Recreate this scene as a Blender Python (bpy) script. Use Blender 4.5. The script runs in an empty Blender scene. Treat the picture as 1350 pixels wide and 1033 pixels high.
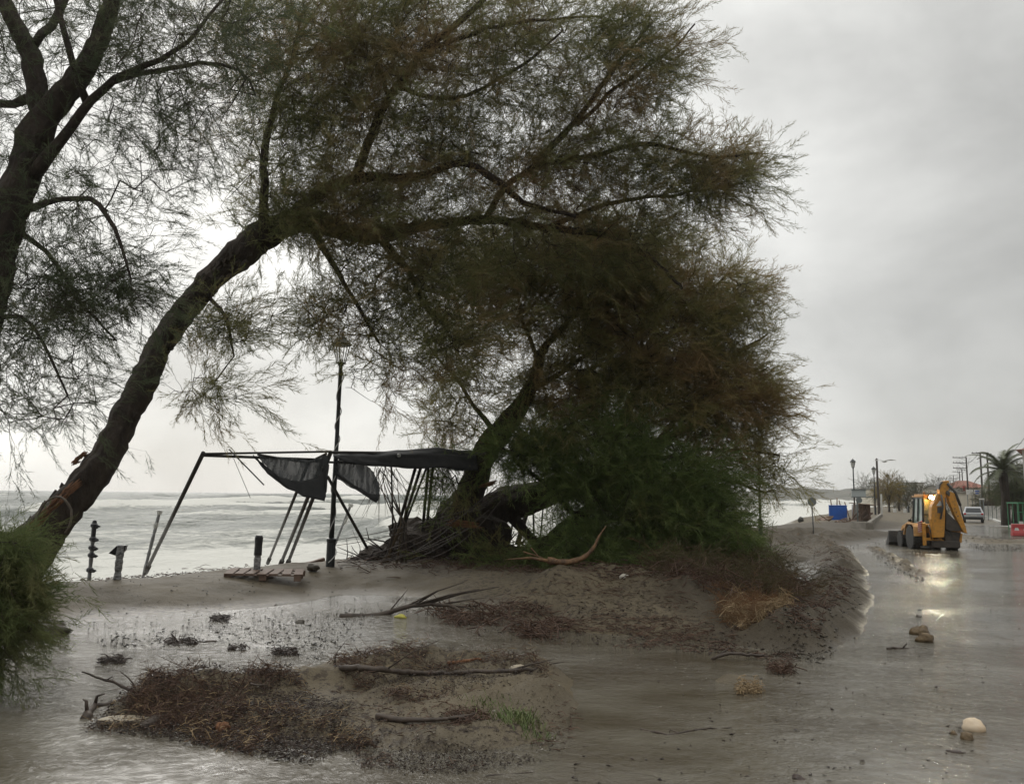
import bpy, math, random
import numpy as np
from mathutils import Vector, Matrix, Quaternion
R = math.radians
rng = np.random.default_rng(7)
random.seed(7)
SC = bpy.context.scene
COL = SC.collection

# ------------------------------------------------------------------ camera
CAM_H, FPX, PW, PH = 2.2, 1100.0, 1350.0, 1033.0
PITCH, ROLL = math.atan((651.0 - PH / 2) / FPX), R(0.6)
cd = bpy.data.cameras.new('camera'); cam = bpy.data.objects.new('camera', cd); COL.objects.link(cam)
cd.sensor_fit = 'HORIZONTAL'; cd.sensor_width = 36.0; cd.lens = 36.0 * FPX / PW
cd.clip_start = 0.1; cd.clip_end = 9000
CM = Matrix.Rotation(R(90) + PITCH, 3, 'X') @ Matrix.Rotation(ROLL, 3, 'Z')
cam.matrix_world = Matrix.Translation((0, 0, CAM_H)) @ CM.to_4x4()
SC.camera = cam
SC.view_settings.view_transform = 'Standard'; SC.view_settings.look = 'None'
SC.view_settings.exposure = 0.14; SC.view_settings.gamma = 1.0
SC.view_settings.use_curve_mapping = False
SC.cycles.max_bounces = 8; SC.cycles.diffuse_bounces = 6; SC.cycles.volume_bounces = 1; SC.cycles.glossy_bounces = 3
SC.cycles.transmission_bounces = 4; SC.cycles.transparent_max_bounces = 10
SC.cycles.caustics_reflective = False; SC.cycles.caustics_refractive = False

# ------------------------------------------------------------------ sky and sun (overcast, brighter over the sea)
SUN_AZ, SUN_EL = R(-22), R(24)          # azimuth from +Y towards +X
W = bpy.data.worlds.new('World'); SC.world = W; W.use_nodes = True
wn, wl = W.node_tree.nodes, W.node_tree.links
wn.clear()
def wnode(t, **k):
    n = wn.new(t)
    for a, b in k.items(): setattr(n, a, b)
    return n
out = wnode('ShaderNodeOutputWorld')
sky = wnode('ShaderNodeTexSky', sky_type='NISHITA', sun_disc=False, sun_elevation=SUN_EL, sun_rotation=SUN_AZ)
bgs = wnode('ShaderNodeBackground'); bgs.inputs['Strength'].default_value = 0.06
wl.new(sky.outputs[0], bgs.inputs['Color'])
tc = wnode('ShaderNodeTexCoord')
mp = wnode('ShaderNodeMapping'); mp.inputs['Scale'].default_value = (1.5, 1.5, 2.6); mp.inputs['Location'].default_value = (0.35, 0.2, 0.1)
wl.new(tc.outputs['Generated'], mp.inputs['Vector'])
nz = wnode('ShaderNodeTexNoise'); nz.inputs['Scale'].default_value = 1.9; nz.inputs['Detail'].default_value = 8; nz.inputs['Roughness'].default_value = 0.55; nz.inputs['Distortion'].default_value = 0.1
wl.new(mp.outputs[0], nz.inputs['Vector'])
dt = wnode('ShaderNodeVectorMath', operation='DOT_PRODUCT')
wl.new(tc.outputs['Generated'], dt.inputs[0])
dt.inputs[1].default_value = (math.sin(SUN_AZ) * math.cos(R(12)), math.cos(SUN_AZ) * math.cos(R(12)), math.sin(R(12)))
gr = wnode('ShaderNodeMapRange', interpolation_type='SMOOTHSTEP'); gr.inputs['From Min'].default_value = 0.42; gr.inputs['From Max'].default_value = 1.0
gr.inputs['To Min'].default_value = 0.34; gr.inputs['To Max'].default_value = 0.82
wl.new(dt.outputs['Value'], gr.inputs['Value'])
sep = wnode('ShaderNodeSeparateXYZ'); wl.new(tc.outputs['Generated'], sep.inputs[0])
up = wnode('ShaderNodeMapRange', interpolation_type='SMOOTHSTEP'); up.inputs['From Min'].default_value = 0.02; up.inputs['From Max'].default_value = 0.6
up.inputs['To Min'].default_value = 0.0; up.inputs['To Max'].default_value = 0.12
wl.new(sep.outputs['Z'], up.inputs['Value'])
nr = wnode('ShaderNodeMapRange'); nr.inputs['From Min'].default_value = 0.3; nr.inputs['From Max'].default_value = 0.72
nr.inputs['To Min'].default_value = 0.70; nr.inputs['To Max'].default_value = 1.28
wl.new(nz.outputs['Fac'], nr.inputs['Value'])
zen = wnode('ShaderNodeMapRange', interpolation_type='SMOOTHSTEP'); zen.inputs['From Min'].default_value = 0.45; zen.inputs['From Max'].default_value = 1.0
zen.inputs['To Min'].default_value = 0.0; zen.inputs['To Max'].default_value = 1.1
wl.new(sep.outputs['Z'], zen.inputs['Value'])
uz = wnode('ShaderNodeMath', operation='ADD'); wl.new(up.outputs[0], uz.inputs[0]); wl.new(zen.outputs[0], uz.inputs[1])
ad = wnode('ShaderNodeMath', operation='ADD'); wl.new(gr.outputs[0], ad.inputs[0]); wl.new(uz.outputs[0], ad.inputs[1])
ml = wnode('ShaderNodeMath', operation='MULTIPLY'); wl.new(ad.outputs[0], ml.inputs[0]); wl.new(nr.outputs[0], ml.inputs[1])
cc = wnode('ShaderNodeCombineColor')
for i, k in enumerate((1.0, 1.0, 0.965)):
    m = wnode('ShaderNodeMath', operation='MULTIPLY'); m.inputs[1].default_value = k
    wl.new(ml.outputs[0], m.inputs[0]); wl.new(m.outputs[0], cc.inputs[i])
bgc = wnode('ShaderNodeBackground'); wl.new(cc.outputs[0], bgc.inputs['Color'])
mx = wnode('ShaderNodeMixShader'); mx.inputs[0].default_value = 0.94
wl.new(bgs.outputs[0], mx.inputs[1]); wl.new(bgc.outputs[0], mx.inputs[2]); wl.new(mx.outputs[0], out.inputs['Surface'])
sd_ = bpy.data.lights.new('sun', 'SUN'); sd_.energy = 0.5; sd_.angle = R(20); sd_.color = (1, 0.97, 0.92)
sun = bpy.data.objects.new('sun', sd_); COL.objects.link(sun)
sdir = Vector((math.sin(SUN_AZ) * math.cos(SUN_EL), math.cos(SUN_AZ) * math.cos(SUN_EL), math.sin(SUN_EL)))
sun.rotation_euler = sdir.to_track_quat('Z', 'Y').to_euler()

# ------------------------------------------------------------------ photo pixel -> world
def ray(px, py):
    return CM @ Vector(((px - PW / 2) / FPX, (PH / 2 - py) / FPX, -1.0))
def at(px, py, Y):
    d = ray(px, py); s = Y / d.y
    return Vector((d.x * s, Y, CAM_H + d.z * s))
def gp(px, py, z=0.0):
    d = ray(px, py); s = (z - CAM_H) / d.z
    return Vector((d.x * s, d.y * s, z))
def m_px(Y): return Y / FPX * 1.0

# ------------------------------------------------------------------ noise (numpy)
def _h(ix, iy, s):
    n = (ix.astype(np.int64) * 374761393 + iy.astype(np.int64) * 668265263 + s * 974634777) & 0xffffffff
    n = ((n ^ (n >> 13)) * 1274126177) & 0xffffffff
    n = (n ^ (n >> 16)) & 0xffffffff
    return n / 4294967295.0
def vnoise(x, y, s=0):
    x = np.asarray(x, float); y = np.asarray(y, float)
    ix, iy = np.floor(x), np.floor(y); fx, fy = x - ix, y - iy
    fx = fx * fx * (3 - 2 * fx); fy = fy * fy * (3 - 2 * fy)
    a = _h(ix, iy, s); b = _h(ix + 1, iy, s); c = _h(ix, iy + 1, s); d = _h(ix + 1, iy + 1, s)
    return (a * (1 - fx) + b * fx) * (1 - fy) + (c * (1 - fx) + d * fx) * fy
def fbm(x, y, o=4, s=0):
    t = 0; a = 0.5
    for i in range(o):
        t = t + a * (vnoise(x, y, s + i) - 0.5) * 2; x = x * 2.03 + 1.7; y = y * 2.01 + 3.1; a *= 0.5
    return t
def sst(a, b, v):
    t = np.clip((v - a) / (b - a), 0, 1); return t * t * (3 - 2 * t)
def poly_sd(P, x, y):
    P = np.asarray([(p[0], p[1]) for p in P]); Q = np.roll(P, -1, 0)
    d = np.full(x.shape, 1e18); ins = np.zeros(x.shape, bool)
    for (ax, ay), (bx, by) in zip(P, Q):
        ex, ey = bx - ax, by - ay; wx, wy = x - ax, y - ay
        t = np.clip((wx * ex + wy * ey) / (ex * ex + ey * ey + 1e-12), 0, 1)
        d = np.minimum(d, (wx - t * ex) ** 2 + (wy - t * ey) ** 2)
        c = ((ay > y) != (by > y)) & (x < (bx - ax) * (y - ay) / ((by - ay) + 1e-12) + ax)
        ins ^= c
    d = np.sqrt(d); return np.where(ins, d, -d)
def line_d(P, x, y):
    d = np.full(x.shape, 1e18)
    for a, b in zip(P[:-1], P[1:]):
        ex, ey = b[0] - a[0], b[1] - a[1]; wx, wy = x - a[0], y - a[1]
        t = np.clip((wx * ex + wy * ey) / (ex * ex + ey * ey + 1e-12), 0, 1)
        d = np.minimum(d, (wx - t * ex) ** 2 + (wy - t * ey) ** 2)
    return np.sqrt(d)
def G(pts, z=0.0): return [gp(a, b, z) for a, b in pts]

# ------------------------------------------------------------------ terrain
SHORE = [(-52.2, -43.9), (-6.6, 21.6), (16, 54), (21.5, 62), (28, 80), (50, 125), (88, 205), (235, 500), (520, 1000), (800, 1490)]
LANDPOLY = SHORE + [(4000, 1490), (4000, -200), (-60, -200)]
FRONT = G([(-300, 835), (0, 832), (90, 828), (160, 815), (300, 808), (400, 796), (450, 786), (520, 788), (600, 798), (650, 812), (700, 832), (800, 838),
           (900, 843), (960, 850), (1010, 858), (1060, 856), (1095, 832), (1115, 800), (1125, 775), (1118, 745), (1104, 722), (1165, 714), (1190, 707),
           (1150, 701)]) + [Vector((28, 60, 0)), Vector((44, 90, 0)), Vector((100, 200, 0)), Vector((-100, 400, 0)), Vector((-150, 10, 0))]
ISLAND = G([(112, 955), (135, 925), (210, 905), (330, 898), (400, 888), (440, 872), (560, 862), (690, 868), (745, 885), (778, 912), (765, 955), (735, 985),
            (640, 1000), (540, 1003), (470, 992), (380, 985), (300, 972), (200, 962)])
RIDGES = [(G([(1000, 724), (1060, 716), (1098, 724), (1112, 750), (1108, 785), (1085, 825), (1040, 848)]), 0.55, 0.36),
          (G([(1090, 714), (1140, 708), (1185, 706)]), 0.7, 0.26),
          (G([(1150, 722), (1175, 735), (1195, 748), (1214, 757)]), 0.32, 0.16),
          (G([(712, 800), (760, 785), (830, 782), (885, 800), (915, 806)]), 0.75, 0.27),
          (G([(600, 806), (650, 812), (720, 806)]), 0.35, 0.10),
          (G([(1268, 706), (1310, 716), (1350, 712), (1420, 725)]), 0.8, 0.20),
          (G([(1200, 728), (1235, 732), (1260, 730)]), 0.25, 0.06),
          (G([(960, 898), (1000, 896)]), 0.16, 0.10),
          (G([(430, 905), (560, 890), (700, 896)]), 0.45, 0.13),
          (G([(180, 935), (260, 925), (360, 918)]), 0.30, 0.12),
          (G([(560, 930), (700, 925)]), 0.5, 0.06)]
PUDDLES = [G([(1022, 744), (1060, 740), (1076, 752), (1074, 768), (1050, 772), (1034, 762)]),
           G([(1035, 803), (1092, 797), (1085, 812), (1050, 824)]),
           G([(930, 707), (1092, 704), (1075, 714), (960, 722)])]
def terrain(x, y):
    x = np.asarray(x, float); y = np.asarray(y, float)
    wob = 0.35 * fbm(x * 0.45, y * 0.45, 4, 11)
    f = poly_sd(FRONT, x, y) + wob
    z = -0.07 + 0.022 * fbm(x * 0.6, y * 0.6, 4, 3) + 0.37 * sst(-0.15, 3.0, f) + 0.06 * sst(-0.05, 0.35, f)
    z += 0.07 * sst(46, 70, y)
    isl = poly_sd(ISLAND, x, y) + 0.18 * fbm(x * 1.3, y * 1.3, 4, 21)
    z += 0.17 * sst(-0.06, 0.55, isl)
    rough = np.zeros_like(z)
    for P, w, h in RIDGES:
        d = line_d(P, x, y)
        g = np.exp(-(d / (w * 1.05)) ** 3)
        z += h * g * (0.75 + 0.7 * fbm(x * 1.1, y * 1.1, 3, 31)); rough = np.maximum(rough, g)
    for P in PUDDLES:
        sd = poly_sd(P, x, y) + 0.25 * fbm(x, y, 3, 17)
        k = sst(-0.25, 0.15, sd); z = z * (1 - k) + (-0.05) * k
    shoal = np.exp(-(line_d(G([(-60, 880), (60, 874), (200, 872)]), x, y) / 0.25) ** 2)
    z += 0.06 * shoal
    near = sst(60, 30, y)
    z += near * rough * (0.14 * fbm(x * 2.2, y * 2.2, 4, 41) + 0.13 * np.abs(fbm(x * 5, y * 5, 3, 43)))
    z += near * (0.012 + 0.035 * sst(0.3, 1.2, f)) * fbm(x * 1.8, y * 1.8, 5, 51) + near * 0.03 * sst(0.1, 0.6, isl) * fbm(x * 3.5, y * 3.5, 4, 53)
    ur = x * 0.463 + y * 0.886; vr = x * 0.886 - y * 0.463
    road = sst(-0.2, -1.5, f) * sst(6.0, 9.0, y)
    z += road * 0.035 * sst(0.1, 0.6, fbm(ur * 0.35, vr * 1.5, 4, 57)) + road * 0.05 * sst(0.25, 0.7, fbm(ur * 0.9, vr * 2.2, 3, 58))
    q = -poly_sd(LANDPOLY, x, y) + 0.5 * fbm(x * 0.25, y * 0.25, 3, 61)
    z = z - 2.2 * sst(-0.9, 6.0, q)
    return z
def tz(x, y): return float(terrain(np.array([x]), np.array([y]))[0])
def gt(px, py):
    """point of the terrain seen at a photo pixel"""
    z = 0.0
    for _ in range(6):
        p = gp(px, py, z); z = max(tz(p.x, p.y), -0.03)
    return gp(px, py, z)

# ------------------------------------------------------------------ mesh building
def np_mesh(name, V, F, smooth=False):
    """V (n,3) array, F (m,k) array of one polygon size"""
    me = bpy.data.meshes.new(name)
    V = np.ascontiguousarray(V, dtype=np.float32); F = np.ascontiguousarray(F, dtype=np.int32)
    m, k = F.shape
    me.vertices.add(len(V)); me.vertices.foreach_set('co', V.ravel())
    me.loops.add(m * k); me.loops.foreach_set('vertex_index', F.ravel())
    me.polygons.add(m); me.polygons.foreach_set('loop_start', np.arange(0, m * k, k, dtype=np.int32))
    if smooth: me.polygons.foreach_set('use_smooth', np.ones(m, dtype=bool))
    me.update(calc_edges=True)
    return me
def attr(me, name, vals):
    a = me.attributes.new(name, 'FLOAT', 'POINT'); a.data.foreach_set('value', np.ascontiguousarray(vals, dtype=np.float32))
def link(name, me, mat, parent=None):
    o = bpy.data.objects.new(name, me); COL.objects.link(o)
    if mat: me.materials.append(mat)
    if parent: o.parent = parent
    return o
def tag(o, label=None, cat=None, group=None, kind=None):
    if label: o['label'] = label
    if cat: o['category'] = cat
    if group: o['group'] = group
    if kind: o['kind'] = kind
    return o
def thing(name, label, cat, loc=(0, 0, 0), rz=0.0, group=None):
    o = bpy.data.objects.new(name, None); COL.objects.link(o)
    o.location = loc; o.rotation_euler = (0, 0, rz); o.empty_display_size = 0.2
    return tag(o, label, cat, group)
def copy_tree(o, parent=None):
    c = o.copy(); COL.objects.link(c); c.parent = parent
    for ch in [x for x in ALLOBJ() if x.parent == o]: copy_tree(ch, c)
    return c
def ALLOBJ(): return list(COL.objects)

class MB:
    def __init__(s): s.v = []; s.f = []; s.m = []; s.cur = 0
    def add(s, vs, fs):
        n = len(s.v); s.v.extend([tuple(v) for v in vs]); s.f.extend([tuple(i + n for i in f) for f in fs]); s.m.extend([s.cur] * len(fs)); return s
    def box(s, c, d, rot=None, taper=1.0):
        c = Vector(c); hx, hy, hz = d[0] / 2, d[1] / 2, d[2] / 2
        vs = []
        for z, k in ((-hz, 1.0), (hz, taper)):
            for x, y in ((-hx, -hy), (hx, -hy), (hx, hy), (-hx, hy)):
                v = Vector((x * k, y * k, z)); vs.append(c + (rot @ v if rot else v))
        return s.add(vs, [(3, 2, 1, 0), (4, 5, 6, 7), (0, 1, 5, 4), (1, 2, 6, 5), (2, 3, 7, 6), (3, 0, 4, 7)])
    def bar(s, a, b, w, h=None, roll=0.0):
        a, b = Vector(a), Vector(b); d = b - a; L = d.length
        q = d.to_track_quat('Z', 'Y').to_matrix() @ Matrix.Rotation(roll, 3, 'Z')
        return s.box((a + b) / 2, (w, h or w, L), q)
    def tube(s, pts, rad, n=8, cap=True, jit=0.0):
        pts = [Vector(p) for p in pts]
        if not hasattr(rad, '__len__'): rad = [rad] * len(pts)
        base = len(s.v); up = Vector((0.013, 0.02, 1)); last = None
        for i, p in enumerate(pts):
            t = (pts[min(i + 1, len(pts) - 1)] - pts[max(i - 1, 0)])
            if t.length < 1e-9: t = Vector((0, 0, 1))
            t.normalize()
            if last is None:
                a = t.cross(Vector((0, 0, 1)) if abs(t.z) < 0.9 else Vector((1, 0, 0))).normalized()
            else:
                a = (last - t * last.dot(t)).normalized()
            last = a; b = t.cross(a)
            for k in range(n):
                an = 2 * math.pi * k / n; rr = rad[i] * (1 + (random.uniform(-jit, jit) if jit else 0))
                s.v.append(tuple(p + (a * math.cos(an) + b * math.sin(an)) * rr))
        for i in range(len(pts) - 1):
            for k in range(n):
                k2 = (k + 1) % n
                s.f.append((base + i * n + k, base + i * n + k2, base + (i + 1) * n + k2, base + (i + 1) * n + k)); s.m.append(s.cur)
        if cap:
            s.f.append(tuple(base + k for k in reversed(range(n)))); s.m.append(s.cur)
            s.f.append(tuple(base + (len(pts) - 1) * n + k for k in range(n))); s.m.append(s.cur)
        return s
    def lathe(s, prof, c=(0, 0, 0), n=16, axis='Z'):
        c = Vector(c); base = len(s.v)
        for r, h in prof:
            for k in range(n):
                a = 2 * math.pi * k / n; x, y = r * math.cos(a), r * math.sin(a)
                v = Vector((x, y, h)) if axis == 'Z' else (Vector((h, x, y)) if axis == 'X' else Vector((x, h, y)))
                s.v.append(tuple(c + v))
        for i in range(len(prof) - 1):
            for k in range(n):
                k2 = (k + 1) % n
                s.f.append((base + i * n + k, base + i * n + k2, base + (i + 1) * n + k2, base + (i + 1) * n + k)); s.m.append(s.cur)
        s.f.append(tuple(base + k for k in reversed(range(n)))); s.m.append(s.cur)
        s.f.append(tuple(base + (len(prof) - 1) * n + k for k in range(n))); s.m.append(s.cur)
        return s
    def prism(s, poly, ext):
        """poly: list of 3D points, ext: vector"""
        n = len(poly); ext = Vector(ext); vs = [Vector(p) for p in poly] + [Vector(p) + ext for p in poly]
        return s.add(vs, [tuple(range(n)), tuple(range(2 * n - 1, n - 1, -1))] + [(i, i + n, (i + 1) % n + n, (i + 1) % n) for i in range(n)])
    def blob(s, c, r, seed=0, amp=0.25, nu=12, nv=8, freq=1.5):
        c = Vector(c); r = Vector(r) if hasattr(r, '__len__') else Vector((r, r, r)); base = len(s.v)
        for j in range(nv + 1):
            th = math.pi * j / nv
            for i in range(nu):
                ph = 2 * math.pi * i / nu
                d = Vector((math.sin(th) * math.cos(ph), math.sin(th) * math.sin(ph), math.cos(th)))
                k = 1 + amp * float(fbm(np.array([d.x * freq + seed * 3.7 + d.z]), np.array([d.y * freq + d.z * 1.7 + seed]), 3, seed)[0]) * 1.6
                s.v.append((c.x + d.x * r.x * k, c.y + d.y * r.y * k, c.z + d.z * r.z * k))
        for j in range(nv):
            for i in range(nu):
                i2 = (i + 1) % nu
                s.f.append((base + j * nu + i, base + (j + 1) * nu + i, base + (j + 1) * nu + i2, base + j * nu + i2)); s.m.append(s.cur)
        return s
    def build(s, name, mat, parent=None, world=False, smooth=False, bevel=0.0, bseg=1):
        me = bpy.data.meshes.new(name)
        v = s.v
        if world and parent is not None:
            r = parent
            while r.parent: r = r.parent
            Mi = (Matrix.Translation(r.location) @ r.rotation_euler.to_matrix().to_4x4()).inverted()
            v = [tuple(Mi @ Vector(p)) for p in v]
        me.from_pydata(v, [], s.f); me.update()
        mats = mat if isinstance(mat, (list, tuple)) else [mat]
        for m in mats: me.materials.append(m)
        if len(mats) > 1: me.polygons.foreach_set('material_index', s.m)
        if smooth: me.polygons.foreach_set('use_smooth', [True] * len(me.polygons))
        o = bpy.data.objects.new(name, me); COL.objects.link(o)
        if parent: o.parent = parent
        if bevel:
            b = o.modifiers.new('bevel', 'BEVEL'); b.width = bevel; b.segments = bseg; b.limit_method = 'ANGLE'
        return o

# ------------------------------------------------------------------ materials
def pmat(name, col, rough=0.8, metal=0.0, c2=None, scale=4.0, detail=4.0, bump=0.0, bscale=None, rot=None, spec=None, stretch=(1, 1, 1), emit=None, estr=0.0, coord='Object', mix=(0.35, 0.65), trans=0.0, alpha=None, r2=None):
    m = bpy.data.materials.new(name); m.use_nodes = True
    N, L = m.node_tree.nodes, m.node_tree.links; b = N['Principled BSDF']
    b.inputs['Base Color'].default_value = (*col, 1); b.inputs['Roughness'].default_value = rough; b.inputs['Metallic'].default_value = metal
    if spec is not None: b.inputs['Specular IOR Level'].default_value = spec
    if emit: b.inputs['Emission Color'].default_value = (*emit, 1); b.inputs['Emission Strength'].default_value = estr
    if trans: b.inputs['Transmission Weight'].default_value = trans
    if alpha is not None: b.inputs['Alpha'].default_value = alpha
    if c2 or bump:
        t = N.new('ShaderNodeTexCoord'); mpg = N.new('ShaderNodeMapping'); mpg.inputs['Scale'].default_value = stretch
        L.new(t.outputs[coord], mpg.inputs[0])
        if c2:
            n = N.new('ShaderNodeTexNoise'); n.inputs['Scale'].default_value = scale; n.inputs['Detail'].default_value = detail; n.inputs['Roughness'].default_value = 0.62
            L.new(mpg.outputs[0], n.inputs['Vector'])
            r = N.new('ShaderNodeMapRange'); r.inputs['From Min'].default_value = mix[0]; r.inputs['From Max'].default_value = mix[1]
            L.new(n.outputs['Fac'], r.inputs['Value'])
            x = N.new('ShaderNodeMix'); x.data_type = 'RGBA'; x.inputs['A'].default_value = (*col, 1); x.inputs['B'].default_value = (*c2, 1)
            L.new(r.outputs[0], x.inputs['Factor']); L.new(x.outputs['Result'], b.inputs['Base Color'])
            if r2 is not None:
                rr = N.new('ShaderNodeMapRange'); rr.inputs['To Min'].default_value = rough; rr.inputs['To Max'].default_value = r2
                L.new(r.outputs[0], rr.inputs['Value']); L.new(rr.outputs[0], b.inputs['Roughness'])
        if bump:
            n2 = N.new('ShaderNodeTexNoise'); n2.inputs['Scale'].default_value = bscale or scale * 3; n2.inputs['Detail'].default_value = 5
            L.new(mpg.outputs[0], n2.inputs['Vector'])
            bm = N.new('ShaderNodeBump'); bm.inputs['Strength'].default_value = 1.0; bm.inputs['Distance'].default_value = bump
            L.new(n2.outputs['Fac'], bm.inputs['Height']); L.new(bm.outputs[0], b.inputs['Normal'])
    return m

def foliage_mat(name, ca, cb, cbrown, brown=0.5, scale=0.45):
    """green to olive by twig, brown patches by place in the crown"""
    m = bpy.data.materials.new(name); m.use_nodes = True
    N, L = m.node_tree.nodes, m.node_tree.links; b = N['Principled BSDF']
    a = N.new('ShaderNodeAttribute'); a.attribute_name = 'tint'
    x = N.new('ShaderNodeMix'); x.data_type = 'RGBA'; x.inputs['A'].default_value = (*ca, 1); x.inputs['B'].default_value = (*cb, 1)
    L.new(a.outputs['Fac'], x.inputs['Factor'])
    g = N.new('ShaderNodeNewGeometry'); n = N.new('ShaderNodeTexNoise'); n.inputs['Scale'].default_value = scale; n.inputs['Detail'].default_value = 5; n.inputs['Roughness'].default_value = 0.7
    L.new(g.outputs['Position'], n.inputs['Vector'])
    r = N.new('ShaderNodeMapRange'); r.inputs['From Min'].default_value = 0.62 - 0.3 * brown; r.inputs['From Max'].default_value = 0.78 - 0.3 * brown
    L.new(n.outputs['Fac'], r.inputs['Value'])
    y = N.new('ShaderNodeMix'); y.data_type = 'RGBA'; y.inputs['B'].default_value = (*cbrown, 1)
    L.new(x.outputs['Result'], y.inputs['A']); L.new(r.outputs[0], y.inputs['Factor'])
    L.new(y.outputs['Result'], b.inputs['Base Color']); b.inputs['Roughness'].default_value = 0.75; b.inputs['Specular IOR Level'].default_value = 0.25
    tr = N.new('ShaderNodeBsdfTranslucent'); L.new(y.outputs['Result'], tr.inputs['Color'])
    ms = N.new('ShaderNodeMixShader'); ms.inputs[0].default_value = 0.50
    L.new(b.outputs[0], ms.inputs[1]); L.new(tr.outputs[0], ms.inputs[2]); L.new(ms.outputs[0], N['Material Output'].inputs['Surface'])
    return m

def sand_mat():
    m = bpy.data.materials.new('wet_sand'); m.use_nodes = True
    N, L = m.node_tree.nodes, m.node_tree.links; b = N['Principled BSDF']; b.inputs['Specular IOR Level'].default_value = 0.3
    g = N.new('ShaderNodeNewGeometry')
    def noise(s, d=5, r=0.6, st=(1, 1, 1)):
        mpg = N.new('ShaderNodeMapping'); mpg.inputs['Scale'].default_value = st; L.new(g.outputs['Position'], mpg.inputs[0])
        n = N.new('ShaderNodeTexNoise'); n.inputs['Scale'].default_value = s; n.inputs['Detail'].default_value = d; n.inputs['Roughness'].default_value = r
        L.new(mpg.outputs[0], n.inputs['Vector']); return n.outputs['Fac']
    def rng_(v, a, b_, c=0.0, d=1.0):
        r = N.new('ShaderNodeMapRange'); r.inputs['From Min'].default_value = a; r.inputs['From Max'].default_value = b_; r.inputs['To Min'].default_value = c; r.inputs['To Max'].default_value = d
        L.new(v, r.inputs['Value']); return r.outputs[0]
    def mixc(f, A, B):
        x = N.new('ShaderNodeMix'); x.data_type = 'RGBA'; L.new(f, x.inputs['Factor'])
        for k, v in (('A', A), ('B', B)):
            if isinstance(v, tuple): x.inputs[k].default_value = (*v, 1)
            else: L.new(v, x.inputs[k])
        return x.outputs['Result']
    def mul(a, c):
        x = N.new('ShaderNodeMath'); x.operation = 'MULTIPLY'; L.new(a, x.inputs[0])
        if isinstance(c, float): x.inputs[1].default_value = c
        else: L.new(c, x.inputs[1])
        return x.outputs[0]
    base = mixc(rng_(noise(0.9, 6), 0.35, 0.65), (0.140, 0.112, 0.070), (0.088, 0.070, 0.044))
    base = mixc(rng_(noise(60, 2), 0.35, 0.7, 0, 0.5), base, (0.170, 0.142, 0.098))
    lit = N.new('ShaderNodeAttribute'); lit.attribute_name = 'litter'
    speck = rng_(noise(9, 6, 0.75), 0.50, 0.58)
    base = mixc(mul(speck, lit.outputs['Fac']), base, (0.045, 0.032, 0.022))
    mud = N.new('ShaderNodeAttribute'); mud.attribute_name = 'mud'
    base = mixc(mul(mud.outputs['Fac'], rng_(noise(2.5, 6), 0.2, 0.6, 0.5, 1.0)), base, (0.062, 0.049, 0.032))
    flecks = rng_(noise(26, 3, 0.5), 0.70, 0.74, 0, 0.8)
    base = mixc(flecks, base, (0.04, 0.03, 0.022))
    L.new(base, b.inputs['Base Color'])
    sp = N.new('ShaderNodeSeparateXYZ'); L.new(g.outputs['Position'], sp.inputs[0])
    wet = rng_(sp.outputs['Z'], 0.01, 0.12, 0.34, 0.66)
    L.new(wet, b.inputs['Roughness'])
    bm = N.new('ShaderNodeBump'); bm.inputs['Distance'].default_value = 0.03; bm.inputs['Strength'].default_value = 0.9
    s1 = N.new('ShaderNodeMath'); s1.operation = 'ADD'; L.new(noise(7, 8, 0.7), s1.inputs[0]); L.new(mul(noise(45, 4), 0.35), s1.inputs[1])
    L.new(s1.outputs[0], bm.inputs['Height']); L.new(bm.outputs[0], b.inputs['Normal'])
    return m

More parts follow.
